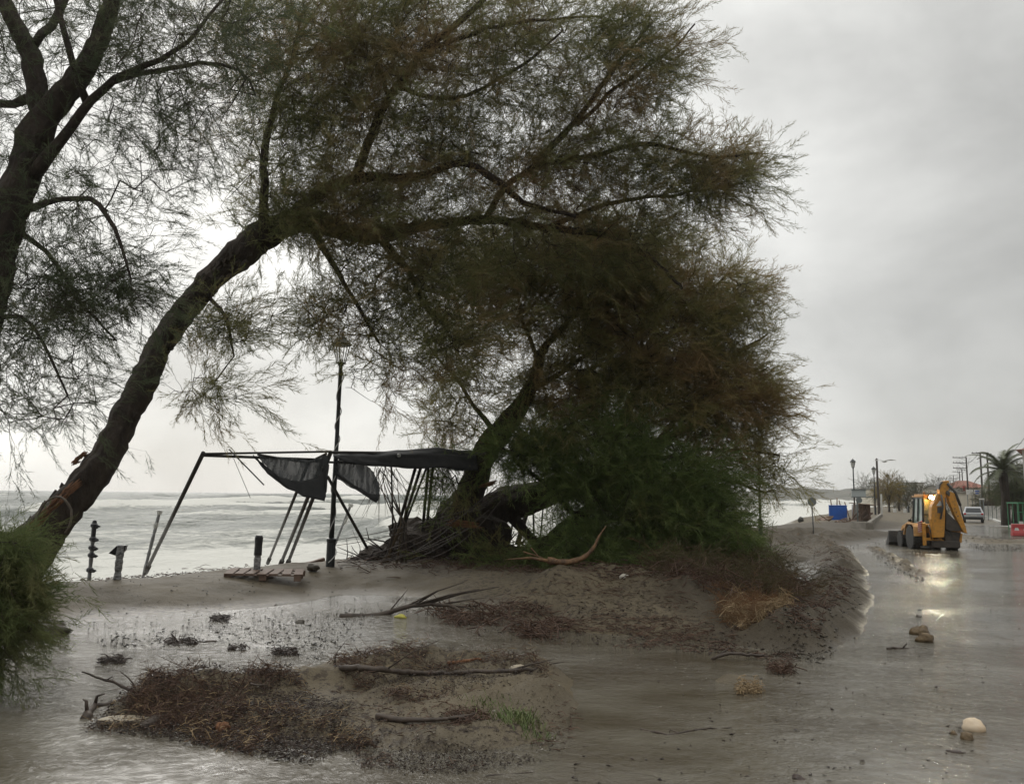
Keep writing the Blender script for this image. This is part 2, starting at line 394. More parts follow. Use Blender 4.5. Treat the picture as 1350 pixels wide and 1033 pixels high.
def water_mat():
    m = bpy.data.materials.new('muddy_flood_water'); m.use_nodes = True
    N, L = m.node_tree.nodes, m.node_tree.links; b = N['Principled BSDF']
    g = N.new('ShaderNodeNewGeometry')
    def noise(s, d=3, r=0.55, st=(1, 1, 1), rot=0.0, dist=0.0):
        mpg = N.new('ShaderNodeMapping'); mpg.inputs['Scale'].default_value = st; mpg.inputs['Rotation'].default_value = (0, 0, rot); L.new(g.outputs['Position'], mpg.inputs[0])
        n = N.new('ShaderNodeTexNoise'); n.inputs['Scale'].default_value = s; n.inputs['Detail'].default_value = d; n.inputs['Roughness'].default_value = r; n.inputs['Distortion'].default_value = dist
        L.new(mpg.outputs[0], n.inputs['Vector']); return n.outputs['Fac']
    def rng_(v, a, b_, c=0.0, d=1.0):
        r = N.new('ShaderNodeMapRange'); r.inputs['From Min'].default_value = a; r.inputs['From Max'].default_value = b_; r.inputs['To Min'].default_value = c; r.inputs['To Max'].default_value = d
        L.new(v, r.inputs['Value']); return r.outputs[0]
    def op(o, a, c):
        x = N.new('ShaderNodeMath'); x.operation = o; L.new(a, x.inputs[0])
        if isinstance(c, float): x.inputs[1].default_value = c
        else: L.new(c, x.inputs[1])
        return x.outputs[0]
    x = N.new('ShaderNodeMix'); x.data_type = 'RGBA'; x.inputs['A'].default_value = (0.088, 0.073, 0.050, 1); x.inputs['B'].default_value = (0.160, 0.144, 0.113, 1)
    L.new(rng_(noise(0.5, 5, 0.6, (1, 2.0, 1), 0.5), 0.35, 0.65), x.inputs['Factor'])
    fo = op('MULTIPLY', rng_(noise(9, 6, 0.74, (1, 1.5, 1), 0.35, 1.2), 0.61, 0.67), rng_(noise(0.5, 3, 0.5), 0.44, 0.60))
    y = N.new('ShaderNodeMix'); y.data_type = 'RGBA'; L.new(x.outputs['Result'], y.inputs['A']); y.inputs['B'].default_value = (0.42, 0.40, 0.35, 1)
    L.new(op('MULTIPLY', fo, 0.35), y.inputs['Factor']); L.new(y.outputs['Result'], b.inputs['Base Color'])
    b.inputs['IOR'].default_value = 1.45; b.inputs['Specular IOR Level'].default_value = 0.5
    L.new(rng_(fo, 0, 1, 0.07, 0.5), b.inputs['Roughness'])
    h = op('ADD', op('MULTIPLY', noise(1.6, 4, 0.55, (1, 1.25, 1), 0.4, 1.2), 1.0), op('MULTIPLY', noise(6.5, 5, 0.68, (1, 1.15, 1), 0.3, 1.5), 0.60))
    calm = rng_(noise(0.25, 3, 0.5), 0.42, 0.60, 0.42, 1.5)
    h = op('ADD', op('MULTIPLY', h, calm), op('MULTIPLY', op('MULTIPLY', noise(26, 3, 0.6), 0.16), calm))
    v = N.new('ShaderNodeTexVoronoi'); v.inputs['Scale'].default_value = 5.5; L.new(g.outputs['Position'], v.inputs['Vector'])
    ring = rng_(v.outputs['Distance'], 0.0, 0.14, 1.0, 0.0)
    h = op('ADD', h, op('MULTIPLY', ring, 0.05))
    bm = N.new('ShaderNodeBump'); bm.inputs['Distance'].default_value = 0.042; bm.inputs['Strength'].default_value = 1.0
    L.new(h, bm.inputs['Height']); L.new(bm.outputs[0], b.inputs['Normal'])
    return m

def sea_mat():
    m = bpy.data.materials.new('stormy_sea'); m.use_nodes = True
    N, L = m.node_tree.nodes, m.node_tree.links; b = N['Principled BSDF']
    g = N.new('ShaderNodeNewGeometry')
    mpg = N.new('ShaderNodeMapping'); mpg.vector_type = 'TEXTURE'; mpg.inputs['Rotation'].default_value = (0, 0, R(55)); mpg.inputs['Scale'].default_value = (2.6, 1.0, 1.0)
    L.new(g.outputs['Position'], mpg.inputs[0])
    n = N.new('ShaderNodeTexNoise'); n.inputs['Scale'].default_value = 1.0; n.inputs['Detail'].default_value = 10; n.inputs['Roughness'].default_value = 0.76; n.inputs['Distortion'].default_value = 0.9
    L.new(mpg.outputs[0], n.inputs['Vector'])
    a = N.new('ShaderNodeAttribute'); a.attribute_name = 'foam'
    s = N.new('ShaderNodeMath'); s.operation = 'ADD'; L.new(a.outputs['Fac'], s.inputs[0]); L.new(n.outputs['Fac'], s.inputs[1])
    r = N.new('ShaderNodeMapRange'); r.inputs['From Min'].default_value = 0.84; r.inputs['From Max'].default_value = 1.02; L.new(s.outputs[0], r.inputs['Value'])
    x = N.new('ShaderNodeMix'); x.data_type = 'RGBA'; x.inputs['A'].default_value = (0.080, 0.093, 0.076, 1); x.inputs['B'].default_value = (0.70, 0.69, 0.64, 1)
    L.new(r.outputs[0], x.inputs['Factor']); L.new(x.outputs['Result'], b.inputs['Base Color'])
    rr = N.new('ShaderNodeMapRange'); rr.inputs['To Min'].default_value = 0.42; rr.inputs['To Max'].default_value = 0.85; L.new(r.outputs[0], rr.inputs['Value']); L.new(rr.outputs[0], b.inputs['Roughness'])
    b.inputs['IOR'].default_value = 1.33; b.inputs['Specular IOR Level'].default_value = 0.3
    n2 = N.new('ShaderNodeTexNoise'); n2.inputs['Scale'].default_value = 1.4; n2.inputs['Detail'].default_value = 7; n2.inputs['Roughness'].default_value = 0.65
    L.new(mpg.outputs[0], n2.inputs['Vector'])
    bm = N.new('ShaderNodeBump'); bm.inputs['Distance'].default_value = 0.5; bm.inputs['Strength'].default_value = 0.8
    L.new(n2.outputs['Fac'], bm.inputs['Height']); L.new(bm.outputs[0], b.inputs['Normal'])
    return m

M = {}
M['sand'] = sand_mat(); M['water'] = water_mat(); M['sea'] = sea_mat()
M['bark'] = pmat('tamarisk_bark', (0.030, 0.022, 0.017), 0.9, c2=(0.060, 0.045, 0.033), scale=5, bump=0.09, bscale=12, stretch=(1, 1, 0.45))
M['branch'] = pmat('branch_bark', (0.032, 0.023, 0.019), 0.85, c2=(0.055, 0.036, 0.027), scale=3)
M['torn'] = pmat('torn_wood', (0.27, 0.125, 0.055), 0.7, c2=(0.13, 0.055, 0.025), scale=5, stretch=(6, 6, 1), bump=0.03, bscale=12)
M['palewood'] = pmat('split_pale_wood', (0.24, 0.135, 0.062), 0.7, c2=(0.09, 0.050, 0.028), scale=6, bump=0.02, bscale=14)
M['drift'] = pmat('wet_driftwood', (0.042, 0.031, 0.024), 0.6, c2=(0.085, 0.062, 0.046), scale=9, bump=0.006)
M['driftpale'] = pmat('grey_driftwood', (0.17, 0.14, 0.11), 0.7, c2=(0.09, 0.07, 0.055), scale=9, bump=0.006)
M['twig'] = pmat('twig_litter', (0.072, 0.038, 0.024), 0.7, c2=(0.15, 0.085, 0.050), scale=8, mix=(0.45, 0.7))
M['twigdark'] = pmat('leaf_litter', (0.028, 0.019, 0.015), 0.5, c2=(0.060, 0.034, 0.022), scale=20)
M['paledebris'] = pmat('pale_shell_bits', (0.45, 0.42, 0.36), 0.6)
M['fol_left'] = foliage_mat('tamarisk_leaf_green', (0.069, 0.090, 0.050), (0.131, 0.150, 0.085), (0.138, 0.131, 0.075), 0.3)
M['fol_top'] = foliage_mat('tamarisk_leaf_turning', (0.125, 0.142, 0.056), (0.255, 0.248, 0.110), (0.290, 0.205, 0.102), 0.52)
M['fol_mid'] = foliage_mat('tamarisk_leaf_olive', (0.165, 0.172, 0.065), (0.320, 0.285, 0.120), (0.320, 0.222, 0.108), 0.52)
M['fol_low'] = foliage_mat('tamarisk_leaf_deep', (0.110, 0.160, 0.052), (0.210, 0.260, 0.090), (0.240, 0.200, 0.090), 0.30)
M['fol_bush'] = foliage_mat('tamarisk_leaf_fresh', (0.110, 0.145, 0.055), (0.190, 0.220, 0.090), (0.210, 0.190, 0.090), 0.40)
M['fol_brush'] = foliage_mat('brushwood_leaf', (0.080, 0.072, 0.038), (0.130, 0.110, 0.060), (0.150, 0.095, 0.052), 0.5)
M['rust'] = foliage_mat('rusty_brush', (0.16, 0.095, 0.050), (0.23, 0.145, 0.080), (0.22, 0.115, 0.060), 0.6)

# ------------------------------------------------------------------ ground, flood, sea
def axis(lo, hi, step, far_lo, far_hi, g=1.22):
    a = list(np.arange(lo, hi + 1e-6, step)); s = step; v = a[-1]
    while v < far_hi: s = min(s * g, 120); v += s; a.append(v)
    s = step; v = lo
    while v > far_lo: s = min(s * g, 120); v -= s; a.insert(0, v)
    return np.array(a)
gx = axis(-13.5, 19.5, 0.08, -70, 1500); gy = axis(5.2, 42, 0.08, -60, 1480, 1.09)
X, Y = np.meshgrid(gx, gy)
Z = terrain(X, Y)
nx, ny = len(gx), len(gy)
idx = np.arange(nx * ny).reshape(ny, nx)
F = np.stack([idx[:-1, :-1], idx[:-1, 1:], idx[1:, 1:], idx[1:, :-1]], -1).reshape(-1, 4)
me = np_mesh('ground', np.stack([X.ravel(), Y.ravel(), Z.ravel()], -1), F, True)
xr, yr = X.ravel(), Y.ravel()
lit = np.zeros(len(xr)); mud = np.zeros(len(xr))
LITTER = [G([(120, 950), (220, 915), (350, 905), (480, 915), (520, 960), (480, 985), (300, 965)]),
          G([(430, 880), (700, 872), (740, 890), (600, 915), (480, 915)]),
          G([(640, 800), (900, 800), (1060, 840), (1000, 855), (800, 838), (650, 815)]),
          G([(440, 750), (980, 735), (980, 790), (700, 790), (480, 765)]),
          G([(480, 970), (700, 955), (740, 980), (600, 1000)]), G([(80, 812), (480, 790), (480, 812), (90, 832)]), G([(620,762),(760,750),(760,800),(560,806)])]
for P in LITTER: lit = np.maximum(lit, sst(-0.35, 0.25, poly_sd(P, xr, yr) + 0.4 * fbm(xr, yr, 3, 71)))
MUDS = [G([(960, 700), (1190, 690), (1230, 720), (1170, 740), (1170, 815), (1110, 890), (960, 875), (850, 800), (880, 770)])]
for P in MUDS: mud = np.maximum(mud, sst(-0.4, 0.6, poly_sd(P, xr, yr) + 0.4 * fbm(xr, yr, 3, 73)))
attr(me, 'litter', lit); attr(me, 'mud', mud)
tag(link('ground', me, M['sand']), kind='structure')

# flood water: one sheet lapping over the road and into the hollows of the sand
fx = axis(-12, 24, 0.5, -40, 90); fy = axis(3, 40, 0.5, -30, 70)
FX, FY = np.meshgrid(fx, fy)
idx = np.arange(len(fx) * len(fy)).reshape(len(fy), len(fx))
F = np.stack([idx[:-1, :-1], idx[:-1, 1:], idx[1:, 1:], idx[1:, :-1]], -1).reshape(-1, 4)
cx, cy = FX.ravel()[F].mean(1), FY.ravel()[F].mean(1)
F = F[poly_sd(LANDPOLY, cx, cy) > 1.4]
tag(link('flood_water', np_mesh('flood_water', np.stack([FX.ravel(), FY.ravel(), 0 * FX.ravel()], -1), F, True), M['water']), kind='structure')

# sea
SEA_Z = -0.62
ry = [6.0]
while ry[-1] < 1450: ry.append(ry[-1] * 1.0105 + 0.02)
ry = np.array(ry); ra = np.linspace(-1.9, 0.95, 560)
A, YY = np.meshgrid(ra, ry); XX = A * YY
q = -poly_sd(LANDPOLY, XX, YY)
tx, ty = math.cos(R(55)), math.sin(R(55)); s_ = XX * tx + YY * ty
def crest(q, s_, lam, ph, sharp, seed, warp):
    p = q / lam + ph + warp * fbm(s_ * 0.018 / warp, q * 0.004, 3, seed)
    c = 0.5 + 0.5 * np.cos(2 * math.pi * p); return c ** sharp, p
c1, p1 = crest(q, s_, 23, 0.15, 2.4, 81, 0.8)
c2, p2 = crest(q, s_, 11, 0.4, 2.0, 85, 0.9)
c3, p3 = crest(q * 0.9 + s_ * 0.3, s_, 38, 0.2, 1.5, 89, 0.7)
gate = 0.45 + 0.75 * sst(-0.3, 0.35, fbm(s_ * 0.035, q * 0.03, 3, 91))
amp = sst(0.5, 22, q)
fade = sst(1400, 300, YY)
H = 1.25 * amp * fade * (1.05 * c1 * gate + 0.32 * c2 + 0.6 * c3 - 0.45) + 0.42 * amp * fbm(s_ * 0.14, q * 0.36, 6, 95) * sst(300, 60, YY) + 0.05 * fbm(XX * 1.6, YY * 1.6, 4, 97) * sst(80, 30, YY)
steep = sst(0.55, 1.0, c1 * gate)
foam = 0.13 + 0.37 * sst(125, 32, q) + 0.12 * sst(22, 8, q) + 0.75 * steep * sst(170, 60, q) * (0.35 + sst(-0.2, 0.3, fbm(s_ * 0.05, q * 0.05, 3, 99))) + 0.30 * sst(0.72, 1.0, c1 * gate) * sst(0.0, 0.35, fbm(s_ * 0.03, q * 0.02, 3, 101)) + 0.12 * sst(22, 3, q)
foam -= 0.16 * (1 - c2) * sst(6, 30, q)
foam += 0.30 * fbm(s_ * 0.06, q * 0.16, 4, 103) * sst(6, 30, q)
idx = np.arange(A.size).reshape(A.shape)
F = np.stack([idx[:-1, :-1], idx[:-1, 1:], idx[1:, 1:], idx[1:, :-1]], -1).reshape(-1, 4)
qf = q.ravel()[F].max(1); F = F[qf > -1.5]
me = np_mesh('sea', np.stack([XX.ravel(), YY.ravel(), (SEA_Z + H).ravel()], -1), F, True)
attr(me, 'foam', foam.ravel())
tag(link('sea', me, M['sea']), kind='structure')

# ------------------------------------------------------------------ trees
def spray_template(seed, kind=0):
    r = np.random.default_rng(seed)
    tris = []
    L = 1.0
    def axis_pt(t): return np.array([t * L, 0.05 * math.sin(3 * t + seed), -0.22 * t * t])
    def ribbon(a, b, w):
        d = b - a; n = np.cross(d, r.normal(size=3)); n /= np.linalg.norm(n) + 1e-9
        tris.append((a - n * w, a + n * w, b))
    for i in range(3): ribbon(axis_pt(i / 3), axis_pt((i + 1.25) / 3), 0.010)
    for i in range(16):
        t = 0.10 + 0.90 * (i + r.random()) / 16; p = axis_pt(t)
        d = np.array([0.9, 0, -0.10]) + r.normal(size=3) * 0.34
        d /= np.linalg.norm(d); l = r.uniform(0.20, 0.38) * (1.15 - 0.5 * t)
        e = p + d * l; ribbon(p, e, 0.0065)
        for k in range(2):
            u = r.uniform(0.3, 0.9); pp = p + (e - p) * u; dd = d + r.normal(size=3) * 0.38; dd /= np.linalg.norm(dd)
            ribbon(pp, pp + dd * r.uniform(0.10, 0.22), 0.0085)
    return np.array(tris)        # (t,3,3)
TEMPL = [spray_template(i) for i in range(10)]

def bake_sprays(name, pos, dirs, scale, mat, parent, width=1.0, seed=1):
    r = np.random.default_rng(seed)
    n = len(pos); dirs = dirs / (np.linalg.norm(dirs, axis=1, keepdims=True) + 1e-9)
    upv = np.tile(np.array([0, 0, 1.0]), (n, 1)) + r.normal(size=(n, 3)) * 0.35
    s = np.cross(upv, dirs); s /= np.linalg.norm(s, axis=1, keepdims=True) + 1e-9
    u = np.cross(dirs, s)
    Rm = np.stack([dirs, s, u], -1)
    which = r.integers(0, len(TEMPL), n)
    VV = []; TT = []
    tint = np.clip(r.normal(0.5, 0.28, n), 0, 1)
    for k in range(len(TEMPL)):
        sel = np.where(which == k)[0]
        if not len(sel): continue
        T = TEMPL[k].reshape(-1, 3)
        P = np.einsum('nij,vj->nvi', Rm[sel] * scale[sel, None, None], T) + pos[sel, None, :]
        VV.append(P.reshape(-1, 3)); TT.append(np.repeat(tint[sel], len(T)))
    V = np.concatenate(VV); T = np.concatenate(TT)
    me = np_mesh(name, V, np.arange(len(V)).reshape(-1, 3))
    attr(me, 'tint', T)
    o = link(name, me, mat, parent); o['kind'] = 'stuff'
    return o

def catmull(P, step):
    P = [np.asarray(p, float) for p in P]; P = [2 * P[0] - P[1]] + P + [2 * P[-1] - P[-2]]; out = []
    for i in range(1, len(P) - 2):
        n = max(2, int(np.linalg.norm(P[i + 1][:3] - P[i][:3]) / step))
        for k in range(n):
            t = k / n
            out.append(0.5 * ((2 * P[i]) + (-P[i - 1] + P[i + 1]) * t + (2 * P[i - 1] - 5 * P[i] + 4 * P[i + 1] - P[i + 2]) * t * t + (-P[i - 1] + 3 * P[i] - 3 * P[i + 1] + P[i + 2]) * t ** 3))
    out.append(P[-2]); return out

def bark_tube(mb, pts, rad, n, seed, rough=0.13):
    """tube with furrowed, knobbly surface"""
    pts = np.array(pts); m = len(pts); base = len(mb.v); last = None
    L = np.concatenate([[0], np.cumsum(np.linalg.norm(np.diff(pts, axis=0), axis=1))])
    for i in range(m):
        t = pts[min(i + 1, m - 1)] - pts[max(i - 1, 0)]; t = t / (np.linalg.norm(t) + 1e-9)
        if last is None:
            a = np.cross(t, [0, 0, 1] if abs(t[2]) < 0.9 else [1, 0, 0]); a = a / np.linalg.norm(a)
        else:
            a = last - t * last.dot(t); a = a / np.linalg.norm(a)
        last = a; b = np.cross(t, a)
        an = np.arange(n) * 2 * math.pi / n
        f = 1 + rough * 1.4 * fbm(np.cos(an) * 1.6 + seed, np.sin(an) * 1.6 + L[i] * 0.9, 3, seed) + rough * 0.8 * np.abs(fbm(an * 0 + np.cos(an) * 5 + L[i] * 0.35, np.sin(an) * 5 + L[i] * 0.7, 3, seed + 5))
        if n > 20: f = f + 0.10 * np.abs(fbm(an * 2.9 + L[i] * 0.5, an * 0 + L[i] * 1.5, 3, seed + 9)) * (0.5 + vnoise(an, L[i] * 2 + an * 0, seed)) + 0.05 * fbm(an * 6, an * 0 + L[i] * 5, 2, seed + 12)
        ring = pts[i] + (np.cos(an)[:, None] * a + np.sin(an)[:, None] * b) * (rad[i] * f)[:, None]
        mb.v.extend(map(tuple, ring))
    for i in range(m - 1):
        for k in range(n):
            k2 = (k + 1) % n
            mb.f.append((base + i * n + k, base + i * n + k2, base + (i + 1) * n + k2, base + (i + 1) * n + k)); mb.m.append(mb.cur)
    mb.f.append(tuple(base + k for k in reversed(range(n)))); mb.m.append(mb.cur)
    mb.f.append(tuple(base + (m - 1) * n + k for k in range(n))); mb.m.append(mb.cur)

def make_tree(name, label, limbs, blobs, folmat, seed, spr_len=(0.45, 0.85), base=None, group=None, cat='tree', wind=(0.45, 0.0, 0.1), thick=0.006, twiggy=0.45, dens=0.56, whips=0.45, wdir=(0.7, 0, 0.6), wlen=(0.7, 1.9), wleaf=0.7, max_r=0.05):
    """limbs: polylines (px, py, Y, width_px); blobs: (px, py, Y, rx_px, ry_px, ry_m, n_tips, sprays_per_tip, reach)"""
    r = np.random.default_rng(seed)
    root = thing(name, label, cat, base or at(limbs[0][0][0], limbs[0][0][1], limbs[0][0][2]), 0, group)
    rl = np.array(root.location)
    N = []; par = []; isl = []
    mbt = MB(); mbl = MB()
    for li, L in enumerate(limbs):
        P = []
        for (a, b, Yd, w) in L:
            p = at(a, b, Yd); P.append((p.x, p.y, p.z, 0.5 * w / FPX * Yd))
        C = np.array(catmull(P, 0.11 if L[0][3] > 24 else 0.25)); rad = np.clip(C[:, 3], 0.008, None)
        pts = C[:, :3].copy(); k = min(1, 3 / max(1, len(pts)))
        pts += r.normal(size=pts.shape) * 0.012; LL = np.concatenate([[0], np.cumsum(np.linalg.norm(np.diff(pts, axis=0), axis=1))])
        kk = (0.05 if L[0][3] > 24 else 0.09) * sst(0.0, 1.0, LL)
        for ax_ in (0, 2): pts[:, ax_] += kk * fbm(LL * 1.3 + li * 7.7 + ax_ * 3, LL * 0 + seed, 4, seed + li)
        rad = rad * (0.84 if L[0][3] > 24 else 0.85) * (1 + 0.16 * fbm(LL * 2.2, LL * 0 + li, 3, seed + 50))
        big = L[0][3] > 24
        bark_tube(mbt if li == 0 or big else mbl, pts - rl, rad, 44 if big else 10, seed + li, 0.21 if big else 0.09)
        for i in range(len(pts)):
            if li == 0 and i < len(pts) * 0.3 and big: continue
            N.append(pts[i]); par.append(-1); isl.append(True)
    mbt.build('trunk', M['bark'], root, smooth=True)
    if mbl.v: mbl.build('limb', M['bark'], root, smooth=True)
    # attraction points
    T = []; K = []; RCH = []
    blobs = list(blobs) + [(b[0], b[1], b[2], b[3] * 1.05, b[4] * 1.05, b[5], int(b[6] * twiggy), 0.7, b[8]) for b in blobs]
    for (px, py, Yd, rx, ry_, rm, n, spt, reach) in blobs:
        for _ in range(n):
            while True:
                v = r.uniform(-1, 1, 3)
                if v.dot(v) < 1: break
            p = at(px + v[0] * rx, py + v[1] * ry_, Yd + v[2] * rm)
            if p.z < 0.12: continue
            T.append(tuple(p)); K.append(spt * dens); RCH.append(reach)
    T = np.array(T); K = np.array(K); RCH = np.array(RCH)
    nodes = np.zeros((len(N) + len(T) * 14, 3)); nn = len(N); nodes[:nn] = N
    par = par + [0] * (len(nodes) - nn); par = np.array(par)
    d0 = np.array([np.min(((nodes[:nn] - t) ** 2).sum(1)) for t in T]); order = np.argsort(d0)
    tips = []; tdir = []
    for oi in order:
        t = T[oi]
        dd = ((nodes[:nn] - t) ** 2).sum(1)
        j = int(np.argmin(dd)); dist = math.sqrt(dd[j])
        p = nodes[j]
        # start off along the parent's own direction, then bend to the tip
        pj = par[j]; d1 = (p - nodes[pj]) if pj >= 0 else r.normal(size=3) * 0.2 + np.array(wind) * 0.4
        nrm = np.linalg.norm(d1); d1 = d1 / nrm if nrm > 1e-6 else d1
        m = min(12, max(1, int(dist / 0.28)))
        c = p + d1 * dist * 0.45 + np.array([0, 0, 0.10]) * dist
        prev = j
        for k in range(1, m + 1):
            u = k / m; b = (1 - u) ** 2 * p + 2 * u * (1 - u) * c + u * u * t + (r.normal(size=3) * 0.035 * dist ** 0.5 if k < m else 0)
            nodes[nn] = b; par[nn] = prev; prev = nn; nn += 1
        tips.append(prev); dv = nodes[prev] - nodes[par[prev]]; tdir.append(dv / (np.linalg.norm(dv) + 1e-9))
    nodes = nodes[:nn]; par = par[:nn]; n0 = len(N)
    # pipe model radii
    rad = np.zeros(nn); acc = np.zeros(nn)
    for i in range(nn - 1, n0 - 1, -1):
        if acc[i] == 0: acc[i] = thick ** 2.4
        rad[i] = min(acc[i] ** (1 / 2.4), max_r)
        if par[i] >= n0: acc[par[i]] += acc[i]
    # branch segments as three sided tapered prisms
    i = np.arange(n0, nn); a = nodes[par[i]]; b = nodes[i]; ra_ = np.where(par[i] >= n0, rad[par[i]], rad[i] * 1.25); rb = rad[i]
    ra_ = np.minimum(ra_, rb * 1.6)
    d = b - a; d /= np.linalg.norm(d, axis=1, keepdims=True) + 1e-9
    x = np.cross(d, [0.3, 0.2, 0.93]); x /= np.linalg.norm(x, axis=1, keepdims=True) + 1e-9; y = np.cross(d, x)
    ns = 4; V = []
    for P, rr in ((a, ra_), (b, rb)):
        for k in range(ns):
            an = 2 * math.pi * k / ns; V.append(P + (x * math.cos(an) + y * math.sin(an)) * rr[:, None])
    V = np.stack(V, 1) - rl; m = len(i)
    off = (np.arange(m) * 2 * ns)[:, None, None]
    fl = np.array([[k, (k + 1) % ns, ns + (k + 1) % ns, ns + k] for k in range(ns)])[None]
    me = np_mesh('branches', V.reshape(-1, 3), (off + fl).reshape(-1, 4), True)
    o = link('branches', me, M['branch'], root); o['kind'] = 'stuff'
    # sprays
    pos = []; dr = []
    w = np.array(wind)
    for q_, oi in enumerate(order):
        n = K[oi]; n = int(n) + (1 if r.random() < n - int(n) else 0)
        j = tips[q_]
        for _ in range(n):
            jj = j
            for _s in range(r.integers(0, 3)):
                if par[jj] >= n0: jj = par[jj]
            u = r.random(); p0 = nodes[jj]; p1 = nodes[par[jj]] if par[jj] >= 0 else p0
            pos.append(p0 * (1 - u) + p1 * u + r.normal(size=3) * 0.03)
            dr.append(tdir[q_] * 0.9 + w * RCH[oi] + r.normal(size=3) * 0.45 + np.array([0, 0, -0.12]))
    WV = []; 
    for q_, oi in enumerate(order):
        if r.random() > whips: continue
        j = tips[q_]; p0 = nodes[j]; d = tdir[q_] * 0.6 + np.array(wdir) * 0.8 + r.normal(size=3) * 0.30; d /= np.linalg.norm(d)
        L = r.uniform(*wlen); drp = r.uniform(0.0, 0.35); P = []
        for k in range(5):
            u = k / 4; P.append(p0 + d * L * u + np.array([0, 0, -drp * L * u * u]) + r.normal(size=3) * 0.015 * k)
        sd3 = np.cross(d, [0, 0, 1.0]); sd3 /= np.linalg.norm(sd3) + 1e-9; u3 = np.cross(sd3, d)
        for k in range(5):
            rr_ = thick * 1.15 * (1 - 0.19 * k)
            for j3 in range(3): WV.append(P[k] + (sd3 * math.cos(j3 * 2.094) + u3 * math.sin(j3 * 2.094)) * rr_)
        for k in (1, 2, 3, 3, 4, 4):
            if r.random() < wleaf: pos.append(P[k] + r.normal(size=3) * 0.02); dr.append(d + r.normal(size=3) * 0.35 + np.array([0, 0, -0.15]))
    if WV:
        WV = np.array(WV) - rl; nw = len(WV) // 15; fl3 = np.array([[k * 3 + a, k * 3 + (a + 1) % 3, k * 3 + 3 + (a + 1) % 3, k * 3 + 3 + a] for k in range(4) for a in range(3)])[None]
        o = link('whips', np_mesh('whips', WV, ((np.arange(nw) * 15)[:, None, None] + fl3).reshape(-1, 4), True), M['branch'], root); o['kind'] = 'stuff'
    pos = np.array(pos) - rl; dr = np.array(dr)
    bake_sprays('crown', pos, dr, r.uniform(spr_len[0], spr_len[1], len(pos)), folmat, root, seed=seed)
    return root

# B: (px, py, Y, rx, ry, depth radius m, tips, sprays per tip, wind reach)
upright = make_tree('tamarisk_tree', 'upright dark tamarisk at the left edge, forking trunk and open wispy crown', [
    [(-45, 820, 14, 62), (-40, 600, 14, 60), (-24, 450, 14, 52), (-8, 360, 14, 50), (12, 280, 14, 52), (38, 210, 14, 46), (56, 160, 14, 40), (92, 115, 14, 34), (128, 62, 14, 30), (150, -10, 14, 22), (165, -70, 14, 18)],
    [(52, 190, 14, 32), (50, 130, 14, 30), (42, 80, 14, 28), (18, 30, 13.9, 24), (-15, -30, 13.8, 18), (-30, -80, 13.8, 12)],
    [(40, 235, 14, 22), (75, 190, 13.8, 18), (105, 145, 13.7, 15), (150, 105, 13.7, 11), (210, 78, 13.7, 9), (262, 42, 13.8, 6), (300, -10, 14, 4)],
    [(115, 137, 13.7, 13), (100, 90, 13.5, 11), (85, 40, 13.4, 10), (72, -10, 13.4, 8), (66, -60, 13.4, 5)],
    [(150, 108, 13.7, 9), (205, 92, 14.2, 8), (265, 84, 14.4, 7), (315, 92, 14.5, 5), (335, 125, 14.5, 3)],
    [(40, 275, 14, 12), (80, 262, 13.7, 9), (118, 262, 13.5, 8), (140, 285, 13.4, 7), (158, 325, 13.4, 5), (170, 365, 13.4, 3)],
    [(35, 130, 14.1, 16), (0, 140, 14.3, 12), (-50, 120, 14.4, 9)],
    [(45, 60, 14, 14), (75, 20, 14.4, 14), (95, -40, 14.8, 10)],
    [(10, 300, 14, 10), (60, 330, 14.2, 7), (110, 400, 14.4, 5), (150, 450, 14.4, 3)],
    [(-10, 420, 14, 9), (30, 420, 13.8, 6), (70, 470, 13.7, 5), (90, 520, 13.7, 3)]],
    [(40, 20, 14, 200, 110, 1.6, 210, 5, 0.3), (230, 60, 14, 130, 110, 1.4, 190, 5, 0.4), (190, 190, 14, 120, 70, 1.2, 120, 2.4, 0.4),
     (90, 320, 14, 120, 90, 1.2, 130, 3, 0.2), (60, 410, 14, 120, 55, 1.2, 150, 5, 0.2), (30, 520, 14, 110, 60, 1.2, 90, 3, 0.2), (130, 380, 14, 100, 40, 1.0, 90, 4.5, 0.3), (-30, 200, 14, 90, 150, 1.4, 90, 4, 0.1)],
    M['fol_left'], 101, (0.28, 0.55), base=(at(-45, 820, 14).x, 14, 0.2), thick=0.0045, wdir=(0.5, 0, 0.1), wlen=(0.4, 1.1))

